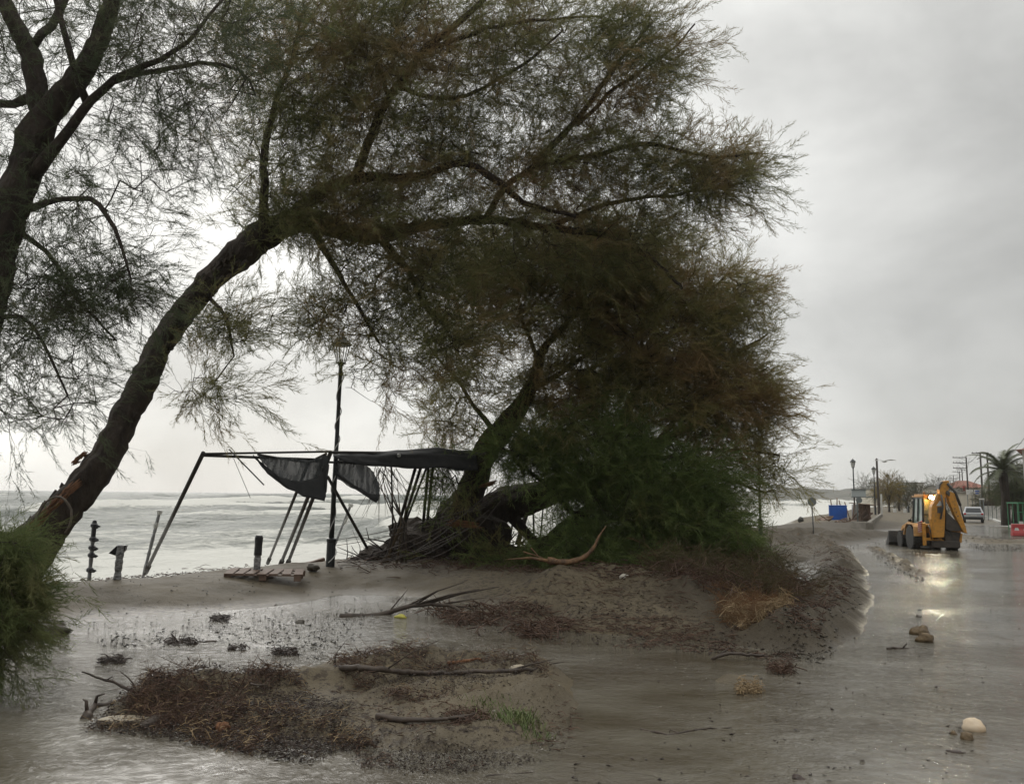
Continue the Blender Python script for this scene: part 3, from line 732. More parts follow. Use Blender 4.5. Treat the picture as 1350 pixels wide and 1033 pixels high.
leaning = make_tree('tamarisk_tree', 'large leaning tamarisk arching over the lamp post with torn orange wood at its foot', [
    [(-10, 800, 16.6, 80), (24, 750, 16.7, 74), (48, 714, 16.75, 68), (72, 683, 16.8, 60), (106, 642, 17, 50), (140, 598, 17.2, 44), (168, 545, 17.5, 42), (190, 500, 17.7, 40), (214, 452, 17.9, 38), (243, 410, 18.2, 36), (276, 372, 18.5, 37), (312, 340, 18.7, 38), (352, 308, 19, 42), (395, 290, 19.3, 40), (440, 300, 19.5, 32), (500, 310, 19.8, 24), (565, 297, 20, 17), (640, 290, 20.2, 13), (715, 300, 20.4, 11), (790, 308, 20.6, 9), (850, 335, 20.8, 8), (900, 380, 21, 4)],
    [(380, 290, 19.2, 24), (430, 250, 19.1, 20), (480, 233, 19, 16), (545, 232, 19, 13), (612, 215, 19, 11), (658, 240, 19, 12), (690, 265, 19.1, 8), (760, 285, 19.3, 5)],
    [(468, 235, 19, 17), (490, 180, 18.8, 14), (515, 125, 18.6, 13), (560, 65, 18.4, 11), (610, 25, 18.3, 10), (660, -30, 18.2, 6)],
    [(512, 128, 18.6, 9), (500, 90, 18.8, 8), (470, 60, 19, 6), (440, 0, 19.2, 4)],
    [(345, 305, 19, 15), (350, 240, 18.8, 13), (350, 195, 18.6, 12), (360, 140, 18.5, 8), (385, 80, 18.4, 6), (400, 10, 18.3, 4)],
    [(560, 68, 18.4, 8), (620, 45, 18.6, 7), (700, 28, 18.8, 5), (790, 20, 19, 3)],
    [(640, 290, 20.2, 11), (665, 245, 20, 10), (700, 220, 19.9, 11), (760, 160, 19.8, 9), (800, 100, 19.8, 7), (860, 30, 19.8, 4)],
    [(700, 222, 19.9, 9), (780, 205, 20, 8), (860, 190, 20, 7), (940, 205, 20.2, 5), (1000, 200, 20.3, 3)],
    [(760, 165, 19.8, 7), (820, 110, 20, 6), (880, 70, 20.2, 4), (915, 30, 20.2, 3)],
    [(500, 310, 19.8, 14), (530, 350, 19.6, 11), (560, 400, 19.4, 8), (600, 450, 19.3, 4)],
    [(410, 300, 19.3, 12), (440, 350, 19.1, 9), (470, 400, 19, 6), (500, 450, 19, 4)],
    [(720, 300, 20.4, 9), (800, 270, 20.6, 7), (890, 255, 20.8, 5), (970, 245, 21, 3)],
    [(520, 115, 18.6, 8), (600, 130, 18.8, 6), (680, 90, 19, 5), (740, 40, 19.2, 3)],
    [(270, 385, 18.3, 8), (300, 420, 18, 5), (310, 470, 17.9, 3)]],
    [(400, 60, 18.8, 140, 110, 1.8, 380, 7, 0.4), (560, 60, 18.8, 160, 110, 1.8, 380, 6.5, 0.5), (730, 60, 19.5, 130, 110, 1.6, 300, 5.5, 0.7),
     (835, 80, 20, 65, 70, 1.2, 170, 6, 0.6), (780, 200, 20, 130, 60, 1.4, 240, 6, 0.7), (940, 232, 20.4, 62, 36, 1.0, 140, 6, 0.7), (890, 250, 20.4, 80, 50, 1.2, 120, 5, 0.9),
     (480, 180, 19, 150, 70, 1.6, 260, 5, 0.4), (640, 240, 19.8, 170, 60, 1.6, 280, 5.5, 0.4), (430, 280, 18.6, 100, 45, 1.0, 190, 8, 0.2),
     (520, 330, 19.2, 120, 60, 1.4, 230, 6, 0.1), (430, 420, 18.9, 80, 45, 1.0, 110, 4.5, -0.1), (560, 420, 19.3, 80, 80, 1.2, 200, 5, 0.1), (500, 500, 19.2, 50, 35, 0.8, 30, 3, 0.0),
     (290, 430, 18, 60, 30, 0.7, 60, 5, 0.0), (340, 200, 18.6, 60, 130, 1.2, 130, 3.5, 0.1), (270, 520, 17.6, 50, 26, 0.5, 34, 3.5, 0.3), (760, 320, 20.4, 150, 50, 1.4, 200, 6, 0.5)],
    M['fol_top'], 202, (0.34, 0.68), base=(at(-15, 800, 16.6).x, 16.6, 0.2), thick=0.0055, dens=0.56, whips=0.6, wlen=(0.5, 1.4))

fallen = make_tree('tamarisk_tree', 'uprooted tamarisk behind the shade frame, trunk rising diagonally from its root mass', [
    [(600, 712, 24, 60), (612, 670, 24, 50), (628, 625, 23.8, 40), (645, 588, 23.6, 36), (668, 558, 23.5, 30), (692, 525, 23.3, 24), (708, 490, 23.2, 18), (716, 462, 23.1, 13), (745, 430, 23, 8), (790, 380, 22.9, 5)],
    [(700, 515, 23.3, 9), (740, 490, 23.2, 8), (800, 455, 23.1, 6), (860, 430, 23, 4)],
    [(655, 572, 23.6, 9), (630, 540, 23.8, 7), (600, 500, 24, 5), (560, 450, 24.2, 3)],
    [(712, 475, 23.2, 8), (690, 430, 23.4, 6), (680, 380, 23.6, 4)]],
    [(620, 400, 23.6, 100, 80, 1.5, 220, 6, 0.2), (600, 510, 23.6, 55, 60, 1.0, 120, 4, -0.1), (740, 380, 23.2, 130, 70, 1.6, 300, 8, 0.3), (800, 440, 23, 110, 80, 1.5, 280, 9, 0.3),
     (700, 340, 23.2, 160, 50, 1.5, 200, 7, 0.3), (740, 520, 23.3, 80, 50, 1.2, 190, 7, 0.2), (590, 570, 23.6, 40, 30, 0.7, 40, 4, -0.2)],
    M['fol_mid'], 303, (0.40, 0.78), base=(at(600, 712, 24).x, 24, 0.3), thick=0.006, wlen=(0.5, 1.3))

lying = make_tree('tamarisk_tree', 'massive toppled tamarisk lying right of the roots, dense olive and brown crown reaching the road', [
    [(585, 700, 24.6, 50), (625, 690, 24.7, 52), (665, 665, 24.8, 50), (710, 650, 24.9, 44), (760, 640, 25, 36), (810, 620, 25, 26), (860, 590, 24.8, 18), (910, 560, 24.6, 10), (960, 530, 24.6, 5)],
    [(760, 640, 25, 22), (820, 655, 24.6, 16), (880, 668, 24.2, 10), (930, 670, 24, 5)],
    [(800, 625, 25, 16), (850, 640, 25, 12), (910, 628, 25, 9), (960, 632, 25, 6), (1010, 650, 25, 3)],
    [(800, 622, 25, 14), (825, 540, 24.6, 11), (870, 460, 24.2, 8), (920, 400, 24, 5), (960, 360, 24, 3)],
    [(860, 590, 24.8, 10), (920, 520, 24.6, 8), (970, 470, 24.5, 6), (1010, 440, 24.5, 3)],
    [(850, 640, 25, 9), (900, 600, 24.8, 7), (960, 590, 24.7, 5), (1030, 600, 24.7, 3)],
    [(668, 672, 24.8, 20), (690, 700, 24.6, 14), (730, 730, 24.3, 9)]],
    [(860, 420, 24, 110, 80, 1.8, 420, 9, 0.3), (950, 420, 24.2, 60, 70, 1.3, 190, 6, 0.8), (970, 385, 24.2, 34, 32, 0.6, 60, 5, 0.9), (945, 510, 24.5, 80, 60, 1.4, 280, 8, 0.5), (1000, 530, 24.6, 36, 46, 0.9, 110, 5, 0.8),
     (870, 530, 24.2, 120, 70, 1.8, 420, 10, 0.2), (960, 600, 24.8, 75, 45, 1.2, 170, 5, 0.6), (820, 340, 23.8, 110, 50, 1.4, 230, 9, 0.3), (1010, 632, 24.9, 35, 20, 0.6, 34, 4, 0.6)],
    M['fol_mid'], 404, (0.36, 0.72), base=(at(585, 700, 24.6).x, 24.6, 0.3), thick=0.006, wlen=(0.4, 1.1), wdir=(0.45, -0.3, 0.35), dens=0.50)

lowcrown = make_tree('tamarisk_tree', 'low deep green tamarisk thicket sprawling on the ground under the toppled tree', [
    [(700, 735, 23, 26), (740, 700, 23, 20), (790, 660, 22.8, 16), (840, 630, 22.8, 10), (880, 600, 22.8, 5)],
    [(740, 700, 23, 12), (800, 705, 22.5, 9), (870, 700, 22.4, 6), (940, 700, 22.4, 3)],
    [(760, 680, 22.9, 9), (720, 640, 22.6, 7), (680, 610, 22.4, 4)],
    [(790, 660, 22.8, 9), (760, 600, 22.6, 7), (740, 560, 22.5, 4)]],
    [(760, 590, 22.4, 105, 45, 1.0, 280, 9, 0.1), (700, 600, 22.2, 60, 25, 0.6, 100, 7, -0.2), (820, 660, 23, 100, 60, 1.8, 420, 10, 0.1), (900, 680, 23, 80, 60, 1.6, 340, 10, 0.2),
     (780, 730, 22, 110, 30, 1.2, 280, 9, 0.1), (660, 745, 22.3, 70, 12, 0.8, 90, 6, 0.0), (940, 720, 23, 60, 40, 1.3, 220, 8, 0.3), (590, 640, 22.6, 40, 30, 0.6, 50, 5, -0.2), (880, 620, 23, 90, 40, 1.4, 200, 8, 0.2)],
    M['fol_low'], 505, (0.36, 0.72), base=(at(700, 735, 23).x, 23, 0.2), thick=0.006, wlen=(0.4, 0.9), wdir=(0.3, -0.3, 0.2))

bough = make_tree('fallen_bough', 'fresh green tamarisk bough hanging down at the bottom left corner', [
    [(-60, 640, 9.5, 40), (-20, 690, 9.3, 26), (10, 730, 9.2, 16), (30, 780, 9.1, 9), (40, 830, 9.1, 5)],
    [(-40, 690, 9.3, 14), (-20, 760, 9.1, 10), (-5, 830, 9.0, 6), (0, 880, 9, 3)]],
    [(-5, 722, 9.1, 62, 26, 0.5, 90, 9, 0.1), (-8, 785, 9.1, 58, 50, 0.5, 150, 11, 0.0), (-32, 850, 9.0, 50, 42, 0.4, 120, 10, 0.0), (25, 760, 9.2, 36, 50, 0.4, 50, 6, 0.1)],
    M['fol_bush'], 606, (0.22, 0.42), cat='branch', thick=0.0035, whips=0.3, wdir=(0.4, 0, -0.5), wlen=(0.2, 0.6), wind=(0.1, 0, -0.5), base=(at(-60, 640, 9.5).x, 9.5, 0.1))

# ------------------------------------------------------------------ more materials
M['paintblack'] = pmat('black_painted_metal', (0.022, 0.026, 0.028), 0.38, c2=(0.05, 0.05, 0.048), scale=9, mix=(0.5, 0.75))
M['tube'] = pmat('dark_frame_pipe', (0.028, 0.028, 0.028), 0.5, c2=(0.055, 0.045, 0.036), scale=5)
M['cloth'] = pmat('black_awning_cloth', (0.020, 0.021, 0.022), 0.8, c2=(0.035, 0.035, 0.036), scale=3, bump=0.02, bscale=5)
M['wrap'] = pmat('silver_grey_wrapping', (0.36, 0.36, 0.36), 0.35, c2=(0.09, 0.09, 0.09), scale=11, bump=0.02, bscale=14, stretch=(1, 1, 2.5), mix=(0.4, 0.6))
M['blackwrap'] = pmat('black_plastic_wrapping', (0.015, 0.015, 0.017), 0.3, bump=0.02, bscale=14)
M['grey_pipe'] = pmat('grey_pipe', (0.22, 0.225, 0.23), 0.45, c2=(0.13, 0.13, 0.13), scale=6)
M['bag'] = pmat('pale_plastic_bag', (0.50, 0.50, 0.47), 0.35, c2=(0.30, 0.30, 0.28), scale=14, bump=0.02, bscale=20)
M['cord'] = pmat('white_light_cord', (0.62, 0.62, 0.60), 0.5)
M['yellow'] = pmat('digger_yellow_paint', (0.56, 0.26, 0.035), 0.45, c2=(0.22, 0.13, 0.055), scale=7, detail=8, mix=(0.45, 0.75), bump=0.004, bscale=20)
M['yellowpale'] = pmat('scuffed_yellow_paint', (0.62, 0.36, 0.14), 0.5, c2=(0.42, 0.20, 0.06), scale=6)
M['tyre'] = pmat('muddy_tyre', (0.020, 0.020, 0.020), 0.75, c2=(0.055, 0.048, 0.038), scale=6, mix=(0.5, 0.75))
M['rim'] = pmat('orange_wheel_rim', (0.50, 0.20, 0.05), 0.5, c2=(0.22, 0.12, 0.05), scale=5)
M['steel'] = pmat('worn_bucket_steel', (0.055, 0.055, 0.055), 0.45, c2=(0.13, 0.12, 0.11), scale=5, mix=(0.45, 0.75))
M['dirtysteel'] = pmat('muddy_bucket_steel', (0.070, 0.055, 0.042), 0.6, c2=(0.035, 0.030, 0.027), scale=5)
M['glass'] = pmat('tinted_cab_glass', (0.16, 0.22, 0.20), 0.06, c2=(0.24, 0.30, 0.28), scale=1.5)
M['carglass'] = pmat('dark_car_glass', (0.03, 0.035, 0.04), 0.05)
M['silver'] = pmat('silver_car_paint', (0.42, 0.43, 0.44), 0.28, metal=0.4)
M['red'] = pmat('red_plastic', (0.42, 0.05, 0.05), 0.4, c2=(0.38, 0.04, 0.04), scale=3)
M['redlamp'] = pmat('red_lamp_lens', (0.5, 0.02, 0.02), 0.2)
M['white'] = pmat('white_paint', (0.68, 0.68, 0.65), 0.5, c2=(0.50, 0.49, 0.46), scale=3)
M['plaster'] = pmat('white_plaster', (0.62, 0.61, 0.57), 0.85, c2=(0.50, 0.49, 0.45), scale=0.6)
M['plaster2'] = pmat('cream_plaster', (0.48, 0.44, 0.36), 0.85, c2=(0.40, 0.37, 0.31), scale=0.6)
M['rooftile'] = pmat('terracotta_roof', (0.30, 0.115, 0.075), 0.8, c2=(0.20, 0.085, 0.06), scale=2)
M['concrete'] = pmat('stained_concrete', (0.23, 0.21, 0.175), 0.8, c2=(0.15, 0.135, 0.11), scale=1.4, bump=0.01, bscale=12)
M['blue'] = pmat('bright_blue_tarpaulin', (0.012, 0.105, 0.46), 0.4, c2=(0.010, 0.080, 0.36), scale=1.5, bump=0.02, bscale=3)
M['wood'] = pmat('weathered_plank', (0.13, 0.075, 0.050), 0.7, c2=(0.22, 0.155, 0.115), scale=5, stretch=(1, 6, 6), bump=0.004)
M['boat'] = pmat('faded_brown_hull', (0.22, 0.13, 0.075), 0.6, c2=(0.12, 0.08, 0.05), scale=2)
M['signback'] = pmat('grey_sign_back', (0.16, 0.18, 0.18), 0.5)
M['signface'] = pmat('pale_sign_panel', (0.42, 0.46, 0.46), 0.5)
M['greenpaint'] = pmat('green_painted_metal', (0.04, 0.20, 0.09), 0.5)
M['polewood'] = pmat('utility_pole_wood', (0.060, 0.048, 0.040), 0.85)
M['stone'] = pmat('wet_stone', (0.13, 0.115, 0.09), 0.45, c2=(0.07, 0.06, 0.05), scale=8, bump=0.02, bscale=10)
M['darkstone'] = pmat('dark_wet_stone', (0.035, 0.033, 0.030), 0.35, c2=(0.07, 0.065, 0.055), scale=9)
M['mudclod'] = pmat('brown_mud_clod', (0.17, 0.115, 0.055), 0.6, c2=(0.09, 0.062, 0.035), scale=7, bump=0.03, bscale=12)
M['mudclod2'] = pmat('wet_mud_clods', (0.10, 0.082, 0.058), 0.5, c2=(0.06, 0.05, 0.037), scale=5)
M['paleslab'] = pmat('pale_sandstone_slab', (0.40, 0.34, 0.25), 0.6, c2=(0.28, 0.24, 0.18), scale=4, bump=0.01)
M['foamblock'] = pmat('cream_polystyrene', (0.72, 0.60, 0.45), 0.7, c2=(0.60, 0.45, 0.30), scale=5)
M['straw'] = pmat('straw_bits', (0.36, 0.26, 0.14), 0.7, c2=(0.22, 0.15, 0.08), scale=9)
M['grass'] = pmat('green_grass', (0.10, 0.15, 0.045), 0.7, c2=(0.15, 0.17, 0.06), scale=5)
M['yellowbag'] = pmat('yellow_plastic_bag', (0.50, 0.46, 0.08), 0.4, bump=0.02, bscale=20)
M['fol_far'] = foliage_mat('roadside_leaf', (0.045, 0.055, 0.030), (0.080, 0.080, 0.040), (0.120, 0.085, 0.045), 0.5)
M['fol_yellow'] = foliage_mat('yellowing_leaf', (0.16, 0.125, 0.035), (0.24, 0.18, 0.05), (0.18, 0.11, 0.04), 0.4)
M['fol_round'] = foliage_mat('evergreen_leaf', (0.070, 0.085, 0.040), (0.130, 0.145, 0.065), (0.110, 0.105, 0.055), 0.3)
M['palm'] = pmat('palm_frond', (0.075, 0.090, 0.045), 0.6, c2=(0.13, 0.14, 0.08), scale=2)
M['deadfrond'] = pmat('dry_reed', (0.15, 0.11, 0.065), 0.8, c2=(0.09, 0.065, 0.04), scale=3)
M['hill'] = pmat('misty_wooded_hill', (0.060, 0.062, 0.045), 0.9, c2=(0.11, 0.10, 0.075), scale=0.08)
def net_mat():
    m = bpy.data.materials.new('shade_net'); m.use_nodes = True
    N, L = m.node_tree.nodes, m.node_tree.links; b = N['Principled BSDF']
    b.inputs['Base Color'].default_value = (0.05, 0.055, 0.058, 1); b.inputs['Roughness'].default_value = 0.7
    g = N.new('ShaderNodeNewGeometry'); mp_ = N.new('ShaderNodeMapping'); mp_.inputs['Scale'].default_value = (9, 2, 1.2); mp_.inputs['Rotation'].default_value = (0, R(30), 0)
    L.new(g.outputs['Position'], mp_.inputs[0])
    n = N.new('ShaderNodeTexNoise'); n.inputs['Scale'].default_value = 1.6; n.inputs['Detail'].default_value = 6; L.new(mp_.outputs[0], n.inputs['Vector'])
    r = N.new('ShaderNodeMapRange'); r.inputs['From Min'].default_value = 0.35; r.inputs['From Max'].default_value = 0.65; r.inputs['To Min'].default_value = 0.70; r.inputs['To Max'].default_value = 0.90
    L.new(n.outputs['Fac'], r.inputs['Value']); L.new(r.outputs[0], b.inputs['Alpha'])
    return m
M['net'] = net_mat()
def lampglow():
    m = bpy.data.materials.new('lit_work_lamp'); m.use_nodes = True; b = m.node_tree.nodes['Principled BSDF']
    b.inputs['Emission Color'].default_value = (1, 0.93, 0.72, 1); b.inputs['Emission Strength'].default_value = 45; return m
M['glow'] = lampglow()

# torn wood on the leaning trunk and on the root
def torn(parent, pts, w, seed, mat='torn'):
    """splintered strip standing a little proud of the bark: pts are (px, py, Y)"""
    mb = MB(); r = random.Random(seed)
    P = [at(*p) for p in pts]
    for i in range(len(P) - 1):
        for k in range(26):
            a = P[i].lerp(P[i + 1], r.random() * 0.6) + Vector((r.uniform(-w, w), r.uniform(-0.02, 0.05), r.uniform(-w, w)))
            b = a + (P[i + 1] - P[i]) * r.uniform(0.4, 0.9) + Vector((r.uniform(-w, w) * .4, r.uniform(-0.05, 0.02), r.uniform(-w, w) * .4))
            mb.tube([a, (a + b) / 2 + Vector((0, -0.01, 0)), b], [0.008, 0.010 + 0.014 * r.random(), 0.003], 4)
    return mb.build('torn_wood', M[mat], parent, world=True, smooth=False)
torn(leaning, [(38, 700, 16.28), (60, 676, 16.30), (82, 654, 16.36), (100, 640, 16.6)], 0.07, 3)
torn(leaning, [(96, 612, 16.9), (104, 604, 16.95), (112, 598, 17.0)], 0.04, 31)
mb = MB(); r_ = random.Random(12)
TR = [((30, 735), 30), ((72, 683), 28), ((106, 642), 23), ((140, 598), 21), ((168, 545), 20), ((190, 500), 19), ((214, 452), 18), ((243, 410), 17), ((276, 372), 17), ((312, 340), 18)]
for i in range(len(TR) - 1):
    for k in range(46):
        (a, ra1), (b, rb1) = TR[i], TR[i + 1]; u = r_.random(); cx_, cy_ = a[0] + (b[0] - a[0]) * u, a[1] + (b[1] - a[1]) * u; rad_ = (ra1 + (rb1 - ra1) * u)
        dx, dy = b[0] - a[0], b[1] - a[1]; ll = math.hypot(dx, dy); nx_, ny_ = -dy / ll, dx / ll; th = r_.uniform(-1, 1) * math.pi / 2; rad_ *= 0.86; o_ = math.sin(th) * rad_ * 0.98
        Yd = 17 + 1.6 * i / 9 - math.cos(th) * rad_ / FPX * 17 * 1.02
        p0 = at(cx_ + nx_ * o_, cy_ + ny_ * o_, Yd); t_ = (at(b[0], b[1], Yd) - at(a[0], a[1], Yd)).normalized(); n_ = (p0 - at(cx_, cy_, Yd + rad_ / FPX * 17 * math.cos(th))).normalized()
        L_ = r_.uniform(.05, .17) * (1.3 if i < 3 else 1); s_p = t_.cross(n_).normalized() * r_.uniform(.02, .05)
        e = p0 + t_ * L_ + n_ * r_.uniform(0, .05); mb.add([p0 - s_p, p0 + s_p, e + s_p * .4, e - s_p * .4, p0 - n_ * .12, e - n_ * .14], [(0, 1, 2, 3), (0, 3, 5, 4), (1, 4, 5, 2), (3, 2, 5)])
o = mb.build('bark_plates', M['bark'], leaning, world=True); o['kind'] = 'stuff'
mb = MB()
c = [at(44, 692, 16.2), at(60, 662, 16.15), at(80, 655, 16.1), at(94, 672, 16.1), at(92, 692, 16.1), at(86, 702, 16.1)]
mb.tube([Vector(p) for p in np.array(catmull([tuple(p) for p in c], 0.1))], 0.022, 6); mb.build('bark_strip', M['driftpale'], leaning, world=True, smooth=True)
torn(fallen, [(588, 688, 22.2), (606, 690, 22.2), (628, 692, 22.2)], 0.08, 5)
torn(fallen, [(632, 642, 22.2), (650, 636, 22.2)], 0.04, 8, 'palewood')

# root mass under the fallen tree
rm = MB()
r0 = fallen.location.copy()
for (px, py, Yd, rx, rz) in [(560, 722, 24.2, 1.3, 0.75), (610, 710, 24.2, 1.2, 0.95), (645, 738, 24, 1.2, 0.45), (510, 740, 24, 1.0, 0.4), (720, 748, 24, 1.2, 0.35), (480, 748, 23.8, 0.8, 0.25)]:
    p = at(px, py, Yd); rm.blob((p.x, Yd, p.z), (rx, 0.8, rz), seed=int(px), amp=0.35, nu=30, nv=20, freq=2.6)
rm.build('root_mass', M['bark'], fallen, world=True)
rt = MB(); rr = random.Random(4)
for k in range(420):
    p = at(rr.uniform(450, 760), 0, 1); px = rr.uniform(455, 760); top = 690 if 560 < px < 640 else 722
    if px < 540: top = 745 - (px - 455) * 0.42
    py = rr.uniform(top, 752); Yd = rr.uniform(22.9, 24.4)
    a = at(px, py, Yd); d = Vector((rr.uniform(-1, 1), rr.uniform(-0.5, 0.3), rr.uniform(-0.7, 0.5))); d.normalize(); L = rr.uniform(0.3, 1.1)
    b = a + d * L; m_ = (a + b) / 2 + Vector((rr.uniform(-.2, .2), 0, rr.uniform(-.1, .25))); rad = rr.uniform(0.008, 0.035)
    rt.tube([a, m_, b], [rad, rad * 0.8, rad * 0.3], 4)
o = rt.build('roots', M['branch'], fallen, world=True); o['kind'] = 'stuff'

# curved stripped canes sweeping from the root mass to the lamp post
canes = thing('stripped_branch_bundle', 'bundle of long bare canes sweeping from the root mass down to the lamp post', 'branches', gt(520, 750), 0)
for i, (x0, y0, x1, y1, sag) in enumerate([(640, 665, 442, 712, 4), (640, 668, 442, 719, 6), (650, 655, 470, 735, 10), (645, 672, 442, 740, 22), (640, 676, 448, 748, 26), (630, 690, 446, 745, 14),
                                           (655, 640, 500, 735, 14), (600, 690, 470, 750, 12), (660, 660, 540, 740, 20)]):
    pts = []
    for k in range(9):
        u = k / 8; pts.append(at(x0 + (x1 - x0) * u, y0 + (y1 - y0) * u + sag * 4 * u * (1 - u), 22.6 - 1.2 * u - 0.15 * (i % 3)))
    MB().tube(pts, [0.014 - 0.0008 * k for k in range(9)], 5).build('cane', M['drift'], canes, world=True, smooth=True)

# hanging frayed reeds under the canopy
def reeds(px, py, Yd, n, L, seed, name='reed_fringe', lab=None):
    t = MB(); r = random.Random(seed)
    for k in range(n):
        a = at(px + r.uniform(-14, 14), py + r.uniform(-3, 5), Yd + r.uniform(-.3, .3)); an = r.uniform(-0.55, 0.75); l = L * r.uniform(0.4, 1.1)
        b = a + Vector((math.sin(an) * l, r.uniform(-.1, .1), -math.cos(an) * l)); t.tube([a, (a + b) / 2 + Vector((0.03, 0, 0.0)), b], [0.009, 0.008, 0.003], 3)
    return t

# ------------------------------------------------------------------ wrecked shade frame
fy = 19.3
frame = thing('shade_frame', 'collapsed black pipe pergola with torn cloth, leaning behind the near lamp post', 'pergola', gt(350, 745), 0)
def pipe(a, b, w=0.075, name='post', D0=None, D1=None, foot=False):
    A = at(a[0], a[1], D0); B = at(b[0], b[1], D1)
    m = MB().tube([A, B], w / 2 * 1.0, 8)
    if foot:
        d = (B - A).normalized(); m.tube([A, A + d * 0.45], w * 0.75, 8)
    return m.build(name, M['tube'], frame, world=True, smooth=True)
Dn = gt(192, 753).y; Df = 20.5
def fD(px, py): return gt(px, py).y
pipe((192, 754), (268, 597), 0.10, D0=fD(192, 753), D1=18.2, foot=True)
pipe((353, 742), (407, 609), 0.085, D0=fD(353, 741), D1=20.2, foot=True)
pipe((369, 746), (428, 601), 0.105, D0=fD(369, 745), D1=19.6, foot=True)
pipe((378, 746), (436, 596), 0.105, D0=fD(378, 745) + 0.1, D1=19.5, foot=True)
pipe((432, 628), (484, 722), 0.075, D0=19.8, D1=21.5)
pipe((523, 700), (549, 612), 0.085, D0=22.6, D1=22.0); pipe((528, 700), (556, 612), 0.085, D0=23.0, D1=22.2); pipe((534, 690), (563, 614), 0.06, D0=23.2, D1=22.4)
pipe((557, 700), (565, 612), 0.085, D0=23.4, D1=22.6); pipe((562, 700), (571, 612), 0.085, D0=23.8, D1=22.8); pipe((518, 700), (516, 615), 0.05, D0=23, D1=22.5)
pipe((672, 715), (679, 665), 0.06, D0=26, D1=26); pipe((682, 718), (698, 662), 0.16, D0=26, D1=26); pipe((704, 715), (703, 668), 0.06, D0=26, D1=26); pipe((712, 715), (716, 668), 0.05, D0=26, D1=26)
pipe((266, 598), (437, 595), 0.05, 'beam', 18.2, 19.5); pipe((268, 600), (430, 606), 0.065, 'beam', 18.2, 20.2); pipe((340, 599), (408, 610), 0.05, 'beam', 18.6, 20.3)
pipe((436, 596), (640, 598), 0.07, 'beam', 19.5, 23); pipe((407, 608), (571, 614), 0.06, 'beam', 20.2, 22.8); pipe((430, 598), (405, 610), 0.06, 'beam', 19.5, 20.3)
pipe((302, 592), (348, 639), 0.03, 'broken_rod', 18.0, 17.8); pipe((308, 604), (330, 656), 0.012, 'wire', 18.0, 17.8)

def sheet(rows, mat, name, nsub=8, wav=0.05, seed=1, thick=0.004):
    """cloth from rows of (px,py,Y) control points, smoothly interpolated; real thickness by solidify"""
    g = [[tuple(at(*c)) for c in row] for row in rows]
    fine = []
    for row in g:
        C = catmull([c for c in row], 1e9) if False else None
        P = np.array(row); t = np.linspace(0, len(P) - 1, nsub * (len(P) - 1) + 1)
        fine.append(np.stack([np.interp(t, range(len(P)), P[:, k]) for k in range(3)], -1))
    fine = np.array(fine); t = np.linspace(0, len(fine) - 1, nsub * (len(fine) - 1) + 1)
    G2 = np.stack([[np.interp(t, range(len(fine)), fine[:, j, k]) for j in range(fine.shape[1])] for k in range(3)], -1)  # (j, t, 3)
    n1, n2 = G2.shape[:2]
    jj, tt = np.meshgrid(np.arange(n1), np.arange(n2), indexing='ij')
    G2[..., 1] += wav * fbm(jj * 0.55, tt * 0.35, 3, seed) * 2; G2[..., 2] += wav * 0.5 * fbm(jj * 0.4, tt * 0.4, 3, seed + 3)
    idx = np.arange(n1 * n2).reshape(n1, n2)
    F = np.stack([idx[:-1, :-1], idx[1:, :-1], idx[1:, 1:], idx[:-1, 1:]], -1).reshape(-1, 4)
    V = G2.reshape(-1, 3) - np.array(frame.location)
    o = link(name, np_mesh(name, V, F, True), mat, frame)
    s = o.modifiers.new('solid', 'SOLIDIFY'); s.thickness = thick
    return o
# left torn net with its heavy black hem
sheet([[(340, 600, 19), (375, 603, 19.2), (405, 607, 19.4), (434, 600, 19.5)],
       [(350, 614, 18.9), (380, 622, 19.1), (408, 628, 19.3), (432, 630, 19.5)],
       [(362, 626, 18.8), (385, 638, 19.0), (410, 645, 19.2), (430, 640, 19.4)]], M['net'], 'shade_net', 8, 0.06, 5)
sheet([[(334, 599, 18.95), (352, 616, 18.85), (372, 630, 18.8), (396, 634, 19.0), (418, 630, 19.3), (434, 612, 19.4)],
       [(334, 601, 18.95), (352, 624, 18.80), (376, 643, 18.7), (400, 654, 18.9), (428, 660, 19.2), (430, 648, 19.3)]], M['cloth'], 'cloth_hem', 6, 0.05, 9, 0.012)
# right torn net
sheet([[(440, 606, 19.7), (462, 606, 19.8), (482, 612, 19.9), (492, 622, 20)],
       [(441, 618, 19.7), (462, 624, 19.7), (484, 630, 19.8), (501, 642, 19.9)],
       [(443, 630, 19.6), (462, 642, 19.6), (482, 652, 19.7), (499, 660, 19.8)]], M['net'], 'shade_net', 8, 0.07, 15)
sheet([[(444, 622, 19.6), (466, 638, 19.55), (486, 650, 19.6), (501, 652, 19.7)],
       [(444, 626, 19.6), (464, 642, 19.5), (484, 655, 19.6), (496, 663, 19.7)]], M['cloth'], 'cloth_hem', 6, 0.03, 19, 0.012)
